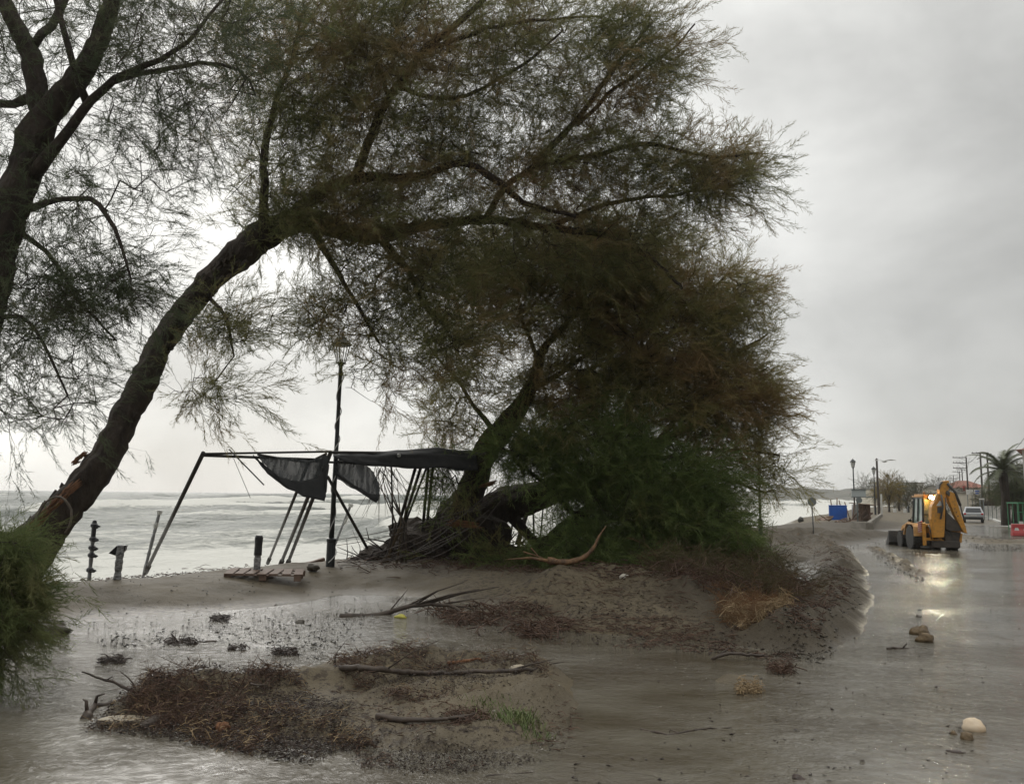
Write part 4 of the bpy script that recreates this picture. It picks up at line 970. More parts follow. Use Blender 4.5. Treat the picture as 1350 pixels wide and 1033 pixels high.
# heavy sagging canopy roll
sheet([[(440, 600, 19.8), (480, 598, 20.4), (530, 593, 21), (580, 591, 21.8), (625, 595, 22.6)],
       [(440, 602, 19.4), (480, 602, 19.9), (530, 600, 20.5), (580, 600, 21.3), (628, 604, 22.2)],
       [(446, 606, 19.3), (484, 613, 19.8), (530, 616, 20.4), (580, 616, 21.2), (630, 620, 22.1)],
       [(450, 604, 20.6), (490, 612, 21.4), (530, 614, 22.2), (580, 612, 22.9), (630, 614, 23.6)]], M['cloth'], 'canopy_cloth', 7, 0.07, 25, 0.02)
MB().blob(at(526, 600, 20.35), 0.05, seed=2).build('knot', M['bag'], frame, world=True)
mb = reeds(508, 614, 21.2, 26, 1.3, 5); o = mb.build('reed_fringe', M['deadfrond'], frame, world=True); o['kind'] = 'stuff'
mb = reeds(580, 614, 22.4, 24, 1.2, 6); o = mb.build('reed_fringe', M['deadfrond'], frame, world=True); o['kind'] = 'stuff'
# dry palm stump inside the wreck
st = thing('stump', 'tangled dry cane stump rising below the canopy left of the roots', 'stump', gt(520, 745), 0)
for k in range(8):
    r = random.Random(k); a = at(515 + r.uniform(-16, 22), 742, 22.2); m_ = at(528 + r.uniform(-8, 8), 690, 22.3 + r.uniform(-.2, .2)); e = at(512 + r.uniform(-16, 30), 625 + r.uniform(0, 20), 22.3)
    MB().tube([a, m_, e], [0.035, 0.024, 0.008], 5).build('cane', M['deadfrond'] if k % 2 else M['drift'], st, world=True, smooth=True)

# ------------------------------------------------------------------ street lamps
LH = 5.1
def lamp_parts(root, near=False):
    n = 20 if near else 10; LH = 6.15 if near else 5.1
    MB().lathe([(0.17, -0.35), (0.17, 0.0), (0.165, 0.1), (0.11, 0.12), (0.11, 1.0), (0.125, 1.02), (0.125, 1.08), (0.08, 1.1)], n=n).build('base', M['paintblack'], root, smooth=False)
    MB().lathe([(0.062, 1.05), (0.06, 2.6), (0.05, 4.1), (0.05, LH - 0.72), (0.085, LH - 0.70), (0.05, LH - 0.66)], n=n).build('pole', M['paintblack'], root, smooth=True)
    f = MB(); f.lathe([(0.10, LH - 0.67), (0.13, LH - 0.66), (0.13, LH - 0.63), (0.10, LH - 0.62)], n=6)
    for k in range(6):
        a = k * math.pi / 3; c, s = math.cos(a), math.sin(a)
        f.tube([(0.11 * c, 0.11 * s, LH - 0.63), (0.21 * c, 0.21 * s, LH - 0.18)], 0.012, 5)
        a2 = a + math.pi / 3; f.tube([(0.21 * c, 0.21 * s, LH - 0.18), (0.21 * math.cos(a2), 0.21 * math.sin(a2), LH - 0.18)], 0.014, 5)
    f.build('lantern_frame', M['paintblack'], root)
    MB().lathe([(0.25, LH - 0.18), (0.24, LH - 0.14), (0.12, LH - 0.02), (0.10, LH + 0.02), (0.03, LH + 0.05), (0.02, LH + 0.12)], n=12).build('lantern_roof', M['paintblack'], root)
    if not near:
        MB().lathe([(0.10, LH - 0.60), (0.195, LH - 0.19)], n=6).build('lantern_glass', pmat('frosted_lantern_glass', (0.55, 0.56, 0.52), 0.3), root)
bp = gt(434, 768)
lamp = thing('street_lamp', 'tall black lamp post wound with white cord, standing in the near sand', 'street lamp', bp, 0, 'black lantern street lamps along the shore')
lamp.rotation_euler = (0, R(1.0), 0)
lamp_parts(lamp, True)
mb = MB(); pts = []
for k in range(230):
    z = 0.5 + k * (6.15 - 1.3) / 229; a = z * 7.2 + 1.2 * math.sin(z * 1.7); rr_ = (0.125 if z < 1.08 else 0.068) + 0.008 * math.sin(z * 9)
    pts.append((rr_ * math.cos(a), rr_ * math.sin(a), z))
mb.tube(pts, 0.014, 5).build('light_cord', M['cord'], lamp, smooth=True)
def far_at(px, D, z=0.3): p = at(px, 600, D); return Vector((p.x, D, z))
fl = None
for i, (px, top, lab) in enumerate([(1124, 605, 'far lantern lamp rising above the pale sign frame'), (1151, 615, 'second far lantern lamp, just left of the plain dark pole'),
                                    (1169, 624, 'third far lantern lamp, above the yellowing roadside tree'), (1182, 632, 'fourth far lantern lamp, right of the yellowing tree'), (1193, 636, 'small distant lantern lamp left of the white houses'), (1201, 640, 'farthest tiny lantern lamp against the white houses')]):
    D = (LH + 0.12 + 0.3 - CAM_H) * FPX / (656.2 - top); loc = far_at(px, D, 0.3)
    if fl is None: fl = thing('street_lamp', lab, 'street lamp', loc, 0, 'black lantern street lamps along the shore'); lamp_parts(fl)
    else:
        c = copy_tree(fl); c.location = loc; c['label'] = 'black ' + lab
fl['label'] = 'black ' + fl['label']
p = gt(1003, 712); l2 = thing('street_lamp', 'dark lamp post at the right edge of the fallen crown, lantern among the leaves', 'street lamp', (p.x, p.y, p.z), 0, 'black lantern street lamps along the shore'); lamp_parts(l2)
far_pole = thing('pole', 'plain dark wooden pole beside the second far lantern lamp', 'pole', far_at(1155.5, 86), 0)
MB().lathe([(0.13, 0), (0.10, 5.9), (0.04, 5.95)], n=8).build('shaft', M['polewood'], far_pole)
MB().box((0, 0, 5.75), (0.3, 0.1, 0.1)).build('cap_bracket', M['polewood'], far_pole)

# ------------------------------------------------------------------ wrapped posts in the sand
def wrapped(px, py, top, lean, mat, label, r=0.075, cat='bollard', flap=None, feet=False):
    p = gt(px, py); H_ = (py - top) * p.y / FPX
    t = thing('wrapped_post', label, cat, (p.x, p.y, p.z - 0.05), 0, None); t.rotation_euler = (0, R(lean), 0)
    rr = random.Random(px)
    prof = []
    n = 16
    for k in range(n + 1):
        z = H_ * 1.03 * k / n; prof.append((r * rr.uniform(0.82, 1.12), z))
    MB().lathe([(r * 0.7, -0.2)] + prof + [(r * 0.5, H_ * 1.05)], n=11).build('shaft', mat, t)
    return t, H_, p
def ties(t, zs, r, mat='blackwrap'):
    for z in zs:
        mb = MB(); mb.lathe([(r * 1.0, z - 0.05), (r * 1.5, z - 0.02), (r * 1.4, z + 0.03), (r * 0.9, z + 0.06)], n=9); mb.blob((r * 1.1, 0, z - 0.02), (r * 1.2, r, r * 0.7), seed=int(z * 100), amp=0.4)
        mb.build('tie', M[mat], t)
t, h, p = wrapped(152, 785, 720, 2.5, M['wrap'], 'leaning bollard wrapped in pale silver film, black flap on top and black foot')
mb = MB(); mb.prism([(-0.24, 0, h - 0.14), (-0.02, 0, h - 0.20), (0.09, 0, h - 0.06), (0.10, 0, h + 0.04), (-0.08, 0, h + 0.03)], (0, 0.09, 0)); mb.build('top_flap', M['blackwrap'], t)
mb = MB(); mb.blob((0, 0, 0.02), (0.14, 0.13, 0.10), seed=3, amp=0.4); mb.blob((0.22, -0.02, 0.01), (0.20, 0.12, 0.07), seed=5, amp=0.5); mb.blob((0.42, -0.05, 0.0), (0.12, 0.08, 0.035), seed=6, amp=0.5); mb.build('foot_sheet', M['blackwrap'], t)
t, h, p = wrapped(117, 768, 689, 1.5, M['grey_pipe'], 'thin grey post tied with black knots, nearest the torn trunk', 0.05); ties(t, [h * .96, h * .74, h * 0.6, h * 0.48, h * 0.24], 0.06)
MB().lathe([(0.055, h * 0.72), (0.058, h * 1.0), (0.045, h * 1.04)], n=9).build('dark_top', M['blackwrap'], t)
t, h, p = wrapped(338, 757, 707, 1.5, M['wrap'], 'short wrapped bollard with black upper half standing on the broken pallet', 0.075)
MB().lathe([(0.09, h * 0.55), (0.085, h * 0.8), (0.095, h * 1.0), (0.07, h * 1.06)], n=11).build('dark_top', M['blackwrap'], t)
t, h, p = wrapped(190, 753, 674, 11, M['grey_pipe'], 'slim pale grey pipe with a flared top, crossing the foot of the leftmost frame post', 0.045)
MB().lathe([(0.05, h * 0.97), (0.08, h * 1.01), (0.075, h * 1.04), (0.03, h * 1.05)], n=9).build('flared_top', M['bag'], t)
MB().blob((0, 0, h * 0.8), (0.06, 0.06, 0.15), seed=8, amp=0.4).build('plastic_wrap', M['bag'], t)
t, h, p = wrapped(437, 728, 664, 20, M['grey_pipe'], 'pale pipe topped by a knotted plastic bag, leaning right behind the lamp post', 0.045)
MB().blob((0, 0, h * 1.04), (0.10, 0.09, 0.085), seed=9, amp=0.3).build('plastic_bag', M['bag'], t)
MB().blob((0.03, 0, h * 0.74), (0.06, 0.05, 0.24), seed=10, amp=0.4).build('bag_tail', M['bag'], t)

# ------------------------------------------------------------------ pallet and planks on the sand
pc = gt(350, 762)
pal = thing('pallet', 'broken wooden pallet half buried in the sand under the short bollard', 'pallet', (pc.x, pc.y, pc.z), R(8))
pal.rotation_euler = (R(2), R(1), R(8))
for k in range(7): MB().box((-0.72 + k * 0.24 + random.uniform(-.02, .02), random.uniform(-.04, .04), 0.15), (0.19, 0.95, 0.022), Matrix.Rotation(R(random.uniform(-4, 4)), 3, 'Z')).build('slat', M['wood'], pal, bevel=0.004)
for y in (-0.42, 0, 0.42): MB().box((0, y, 0.125), (1.62, 0.10, 0.022)).build('stringer', M['wood'], pal)
for x in (-0.74, 0, 0.74):
    for y in (-0.42, 0, 0.42): MB().box((x, y, 0.06), (0.15, 0.11, 0.105)).build('block', M['wood'], pal, bevel=0.005)
def plank(px, py, D_, L, w, h, yaw, label, mat='wood', pitch=0, cat='plank', name='plank'):
    p = gt(px, py); mb = MB()
    n = 6
    for i in range(1): 
        vs = []
        for k in range(n + 1):
            x = -L / 2 + L * k / n; ww = w * (1 + random.uniform(-.12, .12)); hh = h * (1 + random.uniform(-.15, .15))
            vs += [(x, -ww / 2, 0), (x, ww / 2, 0), (x, ww / 2, hh), (x, -ww / 2, hh)]
        fs = [(0, 1, 2, 3), (4 * n + 3, 4 * n + 2, 4 * n + 1, 4 * n)]
        for k in range(n):
            for j in range(4): a = 4 * k + j; b = 4 * k + (j + 1) % 4; fs.append((a, a + 4, b + 4, b))
        mb.add(vs, fs)
    o = mb.build(name, M[mat]); o.location = (p.x, p.y, p.z + D_); o.rotation_euler = (0, R(pitch), R(yaw)); tag(o, label, cat); return o
plank(333, 777, 0.0, 0.40, 0.16, 0.08, 5, 'small flat black block lying on bare sand below the pallet', 'darkstone', cat='block', name='flat_block')
plank(404, 748, 0.05, 1.1, 0.2, 0.10, 25, 'dark split beam end propped beside the pallet', 'wood', -14, cat='beam', name='beam')
plank(262, 0 + 848, 0, 0.0001 + 0.5, 0.08, 0.04, 12, 'thin dark stick lying in the shallow water left of the lamp reflection', 'drift', cat='stick', name='stick')

# ------------------------------------------------------------------ driftwood branches
def limb(pts, rad, label, mat='drift', lift=0.03, twigs=(), name='driftwood', cat='branch', n=8, seed=1):
    """pts: (px, py, height above ground m)"""
    P = []
    Dref = None
    for (px, py, h) in pts:
        if h <= 0.05 or Dref is None:
            g = gt(px, py); Dref = g.y; P.append(Vector((g.x, g.y, g.z + lift)))
        else: P.append(at(px, py, Dref))
    base = P[0].copy(); r = random.Random(seed)
    root = thing(name, label, cat, base)
    C = np.array(catmull([tuple(p) for p in P], 0.07 if base.y < 13 else 0.15)); m = len(C)
    C[1:-1] += np.array([[r.gauss(0, .006) for _ in range(3)] for _ in range(m - 2)])
    R_ = [rad * (1 - 0.65 * i / (m - 1)) * r.uniform(0.85, 1.15) for i in range(m)]
    MB().tube([Vector(c) for c in C], R_, n).build('stem', M[mat], root, world=True, smooth=True)
    for (i0, dpx, dpy, k) in twigs:
        j = int(i0 * (m - 1)); a = Vector(C[j]); b = a + Vector((dpx * a.y / FPX, r.uniform(-.08, .08), -dpy * a.y / FPX)); md = (a + b) / 2 + Vector((r.uniform(-.04, .04), 0, r.uniform(0.0, .06)))
        MB().tube([a, md, b], [rad * k, rad * k * .7, rad * k * .3], 5).build('twig', M[mat], root, world=True, smooth=True)
    return root
limb([(448, 815, 0), (500, 812, 0), (545, 798, 0.3), (590, 797, 0.3), (625, 818, 0)], 0.055, 'long arched dark branch at the edge of the water right of the lamp post', twigs=[(0.45, 42, -22, .4), (0.5, 65, -30, .35), (0.55, 85, -22, .4), (.62, 100, -24, .5), (0.7, 60, -10, .3), (0.35, 25, -30, .25), (0.75, 45, 10, .35)], seed=2)
limb([(345, 762, 0), (400, 770, 0), (440, 775, 0), (478, 783, 0)], 0.05, 'pale peeled log at the foot of the lamp post', 'driftpale', cat='log', seed=3)
limb([(425, 762, 0), (455, 772, 0), (480, 780, 0)], 0.035, 'short dark log crossing the pale one at the lamp post', 'drift', cat='log', seed=4)
limb([(486, 771, 0), (510, 772, 0), (545, 777, 0)], 0.018, 'thin crooked twig on bare sand right of the lamp post', seed=5, twigs=[(0.2, -12, -6, .6), (.4, 10, -5, .5)])
sb_ = thing('split_branch', 'curved peeled orange brown branch pointing up before the low thicket', 'branch', at(727, 740, 18.6))
C_ = catmull([tuple(at(a, b, 18.6 + k * .05)) for k, (a, b) in enumerate([(722, 738), (745, 741), (768, 735), (782, 722), (790, 706), (799, 693)])], 0.08)
MB().tube([Vector(c) for c in C_], [0.075 * (1 - (i / (len(C_) - 1)) ** 1.6 * .9) * (1 + 0.12 * math.sin(i * 2.1)) for i in range(len(C_))], 9).build('stem', M['palewood'], sb_, world=True, smooth=True)
MB().tube([at(735, 741, 18.55), at(700, 735, 18.7), at(668, 737, 18.9)], [0.05, 0.03, 0.01], 7).build('splinter', M['palewood'], sb_, world=True, smooth=True)
for (x0, y0, x1, y1) in ((690, 727, 716, 735), (700, 722, 712, 735)): MB().tube([at(x0, y0, 18.8), at(x1, y1, 18.7)], [0.02, 0.008], 5).build('splinter', M['palewood'], sb_, world=True)
limb([(938, 872, 0), (955, 862, .1), (985, 862, .1), (1015, 868, 0), (1052, 874, 0)], 0.025, 'arched bare branch lying in the road water near the brown clump', twigs=[(0.1, 16, -10, .6), (.8, 20, -12, .4), (.9, 18, 2, .4)], seed=7)
limb([(1052, 862, 0), (1072, 868, 0)], 0.012, 'short straight stick just past the arched branch', seed=8)
limb([(430, 884, 0), (480, 884, 0), (560, 890, 0), (640, 888, 0), (700, 886, 0), (728, 882, 0)], 0.038, 'thick dark log lying along the back of the debris island', name='driftwood_log', cat='log', twigs=[(0.05, 18, -36, .2), (.08, 4, -26, .25), (.32, 70, -38, .25), (.65, 60, -14, .4), (.85, 28, -10, .3)], seed=9)
limb([(590, 878, 0.1), (612, 870, .1), (636, 869, .1)], 0.028, 'short reddish broken branch on top of the long log', 'torn', seed=10)
limb([(496, 948, 0), (540, 953, 0), (590, 951, 0), (628, 944, 0)], 0.03, 'long bent branch across the bare sand of the island', seed=11, twigs=[(.7, 30, 8, .5)])
limb([(340, 974, 0), (375, 984, 0), (405, 990, 0)], 0.045, 'dark log at the front rim of the debris island', cat='log', seed=12)
limb([(185, 965, 0), (205, 955, .02), (233, 945, .05)], 0.06, 'dark wet plank end resting beside the pale slab', cat='log', seed=13)
limb([(112, 951, 0), (125, 935, .04), (150, 930, .05)], 0.055, 'gnarled dark root at the left tip of the debris island', twigs=[(.3, -6, -18, .4), (.8, 10, -14, .4)], seed=14)
limb([(180, 916, 0.02), (150, 900, .2), (108, 885, .3)], 0.022, 'dark bare branch reaching left over the water from the debris', twigs=[(.5, 10, 3, .5)], seed=15)
limb([(184, 918, .02), (175, 900, .2), (158, 884, .3)], 0.013, 'thin upright twig leaning left out of the debris', seed=16)
limb([(190, 915, .02), (196, 895, .2), (212, 888, .25), (226, 898, .2)], 0.010, 'hooked thin twig curling out of the debris', seed=17)
limb([(280, 915, .02), (310, 895, .2), (322, 880, .3), (345, 890, .2), (352, 898, .15)], 0.008, 'long thin twig arching over the middle of the debris', seed=18)
limb([(330, 905, .02), (352, 902, .1)], 0.012, 'stub of a straight twig in the middle debris', seed=19)
limb([(367, 900, .02), (370, 885, .2), (378, 870, .3)], 0.009, 'upright forked twig at the right end of the brown debris', twigs=[(.4, -8, -14, .6)], seed=20)
limb([(845, 965, 0), (880, 972, 0), (920, 966, 0), (965, 963, 0)], 0.014, 'slender branch awash in the brown water right of the island', twigs=[(.4, -14, 8, .6), (.6, 20, 8, .5)], seed=21)
limb([(1170, 858, 0), (1190, 857, 0), (1206, 856, 0)], 0.022, 'small reddish stick in the road water below the mud lumps', twigs=[(.5, 6, -4, .6)], seed=22)
limb([(975, 768, 0), (1005, 769, 0), (1032, 773, 0)], 0.035, 'pale straight branch across the brushwood beside the round puddle', 'driftpale', seed=23, twigs=[(.6, 6, -12, .4)])
limb([(850, 808, 0), (890, 808, 0), (925, 812, 0)], 0.045, 'dark branch at the foot of the sand mound', seed=24, twigs=[(0.9, 40, -12, .4)])
limb([(640, 1028, 0), (705, 1022, 0)], 0.008, 'faint thin stick at the bottom of the water', seed=25)

# ------------------------------------------------------------------ scattered debris as uncounted stuff
def px_poly_sample(poly, n, r):
    xs = [p[0] for p in poly]; ys = [p[1] for p in poly]; P = np.array(poly, float); out = []
    while len(out) < n:
        x = r.uniform(min(xs), max(xs), n * 2); y = r.uniform(min(ys), max(ys), n * 2)
        k = poly_sd(P, x, y) > 0
        out += list(zip(x[k], y[k]))
    w_ = 0.035 * min(max(xs) - min(xs), 260); S_ = np.array(out[:n]); S_[:, 0] += r.normal(0, w_, n) * r.random(n); S_[:, 1] += r.normal(0, w_ * 0.35, n) * r.random(n)
    return S_
def patchy(S, thr=0.0, sc=1.6, seed=5):
    pts = np.array([tuple(gp(a, b, 0.1))[:2] for a, b in S]); k = fbm(pts[:, 0] * sc, pts[:, 1] * sc, 4, seed) > thr
    return S[k] if k.sum() > len(S) * 0.25 else S
def px_ground(S):
    out = np.zeros((len(S), 3))
    pts = np.array([tuple(gp(a, b, 0.12)) for a, b in S]); out[:, :2] = pts[:, :2]; out[:, 2] = terrain(pts[:, 0], pts[:, 1])
    return out
def sticks(name, poly, n, L, rad, mat, label, cat, pile=0.05, up=0.15, seed=1, bend=0.15, kind='stuff', thr=-0.12):
    r = np.random.default_rng(seed)
    P = px_ground(patchy(px_poly_sample(poly, n, r), thr)); n = len(P); P[:, 2] = np.maximum(P[:, 2], 0.0) + np.abs(r.normal(0, pile, n))
    d = np.stack([r.normal(size=n), r.normal(size=n), np.abs(r.normal(0, up, n))], -1); d /= np.linalg.norm(d, axis=1, keepdims=True)
    l = r.uniform(L[0], L[1], n)[:, None] * r.uniform(0.4, 1, n)[:, None]; rr = r.uniform(rad[0], rad[1], n)[:, None]
    side = np.cross(d, [0, 0, 1.0]); side /= np.linalg.norm(side, axis=1, keepdims=True); up_ = np.cross(side, d)
    a = P - d * l * 0.5; b = P + d * l * 0.5; m_ = P + up_ * l * bend * r.random((n, 1)) + side * l * bend * r.normal(0, .6, (n, 1))
    V = []
    for pt, k in ((a, 1.0), (m_, 0.85), (b, 0.35)):
        for j in range(3):
            an = j * 2 * math.pi / 3; V.append(pt + (side * math.cos(an) + up_ * math.sin(an)) * rr * k)
    V = np.stack(V, 1).reshape(-1, 3); fl_ = []
    for s_i in (0, 3):
        for j in range(3): fl_.append([s_i + j, s_i + (j + 1) % 3, s_i + 3 + (j + 1) % 3, s_i + 3 + j])
    F = (np.arange(n) * 9)[:, None, None] + np.array(fl_)[None]
    o = link(name, np_mesh(name, V, F.reshape(-1, 4)), M[mat]); return tag(o, label, cat, None, kind)
def bits(name, poly, n, size, mat, label, cat, pile=0.03, seed=1):
    r = np.random.default_rng(seed)
    P = px_ground(px_poly_sample(poly, n, r)); P[:, 2] = np.maximum(P[:, 2], 0.0) + np.abs(r.normal(0, pile, n)) + 0.006
    s = r.uniform(size[0], size[1], (n, 1, 1)); T = r.normal(size=(n, 4, 3)) * [0.7, 0.7, 0.3]
    V = (P[:, None, :] + T * s).reshape(-1, 3); k = np.arange(n) * 4
    F = np.concatenate([np.stack([k, k + 1, k + 2], -1), np.stack([k, k + 2, k + 3], -1), np.stack([k, k + 3, k + 1], -1), np.stack([k + 1, k + 3, k + 2], -1)])
    o = link(name, np_mesh(name, V, F), M[mat]); return tag(o, label, cat, None, 'stuff')
HEAP_A = [(115, 945), (150, 918), (200, 900), (260, 905), (330, 895), (390, 900), (402, 908), (424, 926), (468, 928), (452, 948), (505, 964), (438, 974), (408, 988), (380, 984), (300, 970), (230, 958)]
HEAP_A2 = [(160, 925), (210, 900), (260, 905), (370, 893), (385, 912), (300, 940), (200, 950)]
HEAP_B = [(432, 884), (500, 878), (600, 872), (700, 878), (728, 890), (690, 905), (600, 915), (520, 925), (470, 905)]
sticks('debris_heap', HEAP_A, 4200, (0.03, 0.20), (0.002, 0.0055), 'twig', 'brown twig debris heaped on the left half of the near island', 'debris', 0.035, 0.4, 1, thr=0.0)
sticks('debris_heap', HEAP_A2, 2200, (0.08, 0.42), (0.0015, 0.005), 'twig', 'taller tangle of fine brown twigs on the near island', 'debris', 0.075, 0.8, 2)
bits('leaf_litter', HEAP_A, 12000, (0.005, 0.020), 'twigdark', 'dark leaf litter over the near debris island', 'litter', 0.035, 3)
bits('leaf_litter', HEAP_A, 3500, (0.004, 0.014), 'twig', 'brown leaf litter over the near debris island', 'litter', 0.045, 53)
bits('pale_bits', HEAP_A, 420, (0.004, 0.010), 'paledebris', 'pale specks among the dark debris of the near island', 'debris', 0.06, 4)
sticks('debris_heap', HEAP_A, 1500, (0.04, 0.16), (0.002, 0.005), 'straw', 'pale dry stalks mixed into the brown heap', 'debris', 0.07, 0.4, 51)
sticks('debris_heap', HEAP_B, 500, (0.04, 0.16), (0.002, 0.005), 'straw', 'pale stalks caught along the long log', 'debris', 0.07, 0.4, 52)
sticks('debris_heap', HEAP_B, 2800, (0.04, 0.26), (0.002, 0.006), 'twig', 'reddish twig debris caught along the long log', 'debris', 0.06, 0.4, 5)
bits('leaf_litter', HEAP_B, 3500, (0.006, 0.018), 'twigdark', 'dark litter along the long log', 'litter', 0.04, 6)
ISL = [(440, 905), (560, 900), (740, 900), (765, 930), (740, 970), (620, 995), (470, 990), (440, 950)]
sticks('twig_litter', ISL, 700, (0.04, 0.22), (0.002, 0.006), 'twig', 'thin twigs scattered over the bare sand of the island', 'debris', 0.01, 0.08, 7)
bits('leaf_litter', ISL, 1500, (0.005, 0.014), 'twigdark', 'dark crumbs scattered on the bare sand of the island', 'litter', 0.004, 8)
bits('leaf_litter', [(470, 975), (560, 965), (640, 968), (720, 985), (600, 1000), (480, 992)], 2200, (0.005, 0.014), 'twigdark', 'dark crumbs along the front rim of the island', 'litter', 0.012, 9)
sticks('twig_litter', [(580, 940), (640, 930), (680, 950), (620, 965)], 500, (0.05, 0.2), (0.002, 0.006), 'twig', 'rusty twigs in the middle of the island sand', 'debris', 0.02, 0.2, 10)
bits('pale_bits', [(560, 900), (740, 900), (745, 975), (500, 990)], 60, (0.008, 0.02), 'paledebris', 'white specks on the island sand', 'debris', 0.01, 11)
MID = [(600, 812), (700, 800), (920, 815), (1060, 838), (1040, 862), (960, 852), (800, 840), (690, 832)]
bits('leaf_litter', MID, 1700, (0.006, 0.03), 'twigdark', 'dark crumbs along the waterline below the sand mound', 'litter', 0.006, 12)
sticks('twig_litter', MID, 900, (0.08, 0.35), (0.004, 0.010), 'twig', 'small twigs along the waterline below the sand mound', 'debris', 0.01, 0.1, 13)
sticks('twig_litter', [(700, 800), (760, 775), (860, 775), (930, 800), (920, 835), (760, 828)], 700, (0.1, 0.6), (0.003, 0.009), 'twig', 'scattered twigs lying over the sand mound', 'debris', 0.02, 0.12, 66)
sticks('twig_tangle', [(560, 800), (620, 790), (720, 800), (760, 825), (690, 834), (620, 826)], 900, (0.2, 0.8), (0.004, 0.014), 'twig', 'dark twig tangle between the arched branch and the sand mound', 'debris', 0.07, 0.5, 14)
sticks('twig_litter', [(440, 752), (700, 752), (960, 770), (1040, 790), (940, 800), (700, 770), (470, 762)], 1800, (0.2, 0.8), (0.005, 0.014), 'twig', 'brown twig litter strewn under the fallen crowns', 'debris', 0.05, 0.25, 15)
bits('gravel', [(110, 830), (250, 815), (480, 792), (480, 830), (420, 856), (300, 838), (150, 842)], 900, (0.010, 0.035), 'darkstone', 'dark pebbles and crumbs in the shallow sheen left of the island', 'pebbles', 0.004, 16)
bits('leaf_litter', [(80, 762), (300, 745), (380, 738), (380, 746), (250, 760), (90, 776)], 1500, (0.012, 0.04), 'twigdark', 'dark wrack line along the top of the beach', 'wrack', 0.02, 17)
sticks('wrack_line', [(80, 762), (260, 747), (330, 742), (330, 748), (250, 758), (90, 774)], 400, (0.1, 0.5), (0.006, 0.016), 'twig', 'broken sticks in the wrack line at the top of the beach', 'wrack', 0.03, 0.1, 18)
bits('leaf_litter', [(900, 860), (1350, 760), (1350, 1030), (700, 1030)], 260, (0.008, 0.028), 'twigdark', 'dark flecks floating on the flooded road', 'debris', 0.002, 19)
bits('gravel', [(100, 772), (470, 750), (900, 830), (600, 800), (300, 806), (100, 822)], 500, (0.010, 0.03), 'darkstone', 'small dark stones on the bare beach sand', 'pebbles', 0.003, 20)
sticks('straw_clump', [(968, 890), (1000, 888), (1006, 900), (972, 903)], 260, (0.05, 0.16), (0.003, 0.007), 'straw', 'straw coloured clump sitting in the brown water', 'debris', 0.05, 0.5, 21, kind='stuff')
sticks('twig_clump', [(1000, 866), (1045, 868), (1050, 876), (1000, 876)], 260, (0.08, 0.3), (0.003, 0.008), 'twig', 'brown twig clump at the end of the arched branch', 'debris', 0.05, 0.5, 22)
for (x, y, w, s) in [(240, 835, 20, 23), (316, 842, 14, 24), (376, 848, 16, 25), (290, 806, 12, 26), (150, 858, 16, 27)]:
    sticks('weed_clump', [(x - w, y - 2), (x + w, y - 3), (x + w, y + 4), (x - w, y + 4)], 160, (0.05, 0.22), (0.004, 0.010), 'twigdark', {240: 'largest dark weed clump in the shallow sheen, left', 316: 'dark weed clump in the middle of the shallow sheen', 376: 'dark weed clump near the lamp reflection', 290: 'small dark weed clump at the sand edge', 150: 'faint weed clump at the far left of the sheen'}[x], 'weed', 0.03, 0.3, s)
CL = [(990, 712), (1100, 708), (1190, 700), (1190, 712), (1125, 722), (1130, 800), (1080, 862), (1010, 852), (1085, 800), (1095, 740), (1000, 730)]
bits('mud_clods', CL, 1500, (0.008, 0.05), 'mudclod2', 'dark clods of mud all over the pushed up ridge', 'mud', 0.01, 61)
bits('mud_clods', [(690, 800), (720, 775), (760, 765), (860, 765), (910, 790), (920, 812), (720, 812)], 900, (0.008, 0.04), 'sand', 'clods of sand on the mound before the thicket', 'sand', 0.01, 62)
bits('mud_clods', [(1145, 720), (1155, 718), (1220, 756), (1212, 762), (1170, 742)], 500, (0.012, 0.05), 'mudclod2', 'clods along the thin windrow of mud in the road', 'mud', 0.01, 63)
bits('mud_clods', [(1262, 704), (1350, 704), (1350, 722), (1290, 722)], 900, (0.015, 0.06), 'mudclod2', 'clods of mud pushed up at the right side of the road', 'mud', 0.01, 64)
bits('mud_clods', [(440, 910), (560, 895), (720, 900), (750, 930), (620, 985), (470, 985)], 900, (0.005, 0.014), 'sand', 'crumbs of sand on the island crest', 'sand', 0.0, 65)
# brown brush on the berm
sticks('brushwood', [(860, 752), (940, 740), (1010, 745), (1045, 770), (1075, 790), (1040, 806), (930, 806), (860, 790)], 3200, (0.3, 1.0), (0.004, 0.012), 'twig', 'brown brushwood heaped between the crown and the round puddle', 'brushwood', 0.16, 0.7, 28)
sticks('brushwood', [(965, 800), (1000, 797), (1045, 803), (1042, 830), (990, 834), (955, 822)], 3000, (0.15, 0.5), (0.004, 0.009), 'straw', 'rusty fringe of fine brush beside the small puddle', 'brushwood', 0.10, 0.8, 29)
sticks('twig_litter', [(1000, 715), (1100, 715), (1125, 740), (1120, 800), (1070, 850), (1040, 840), (1095, 790), (1085, 735)], 1500, (0.1, 0.5), (0.004, 0.010), 'twig', 'broken twigs mixed into the mud ridge', 'debris', 0.03, 0.3, 30)

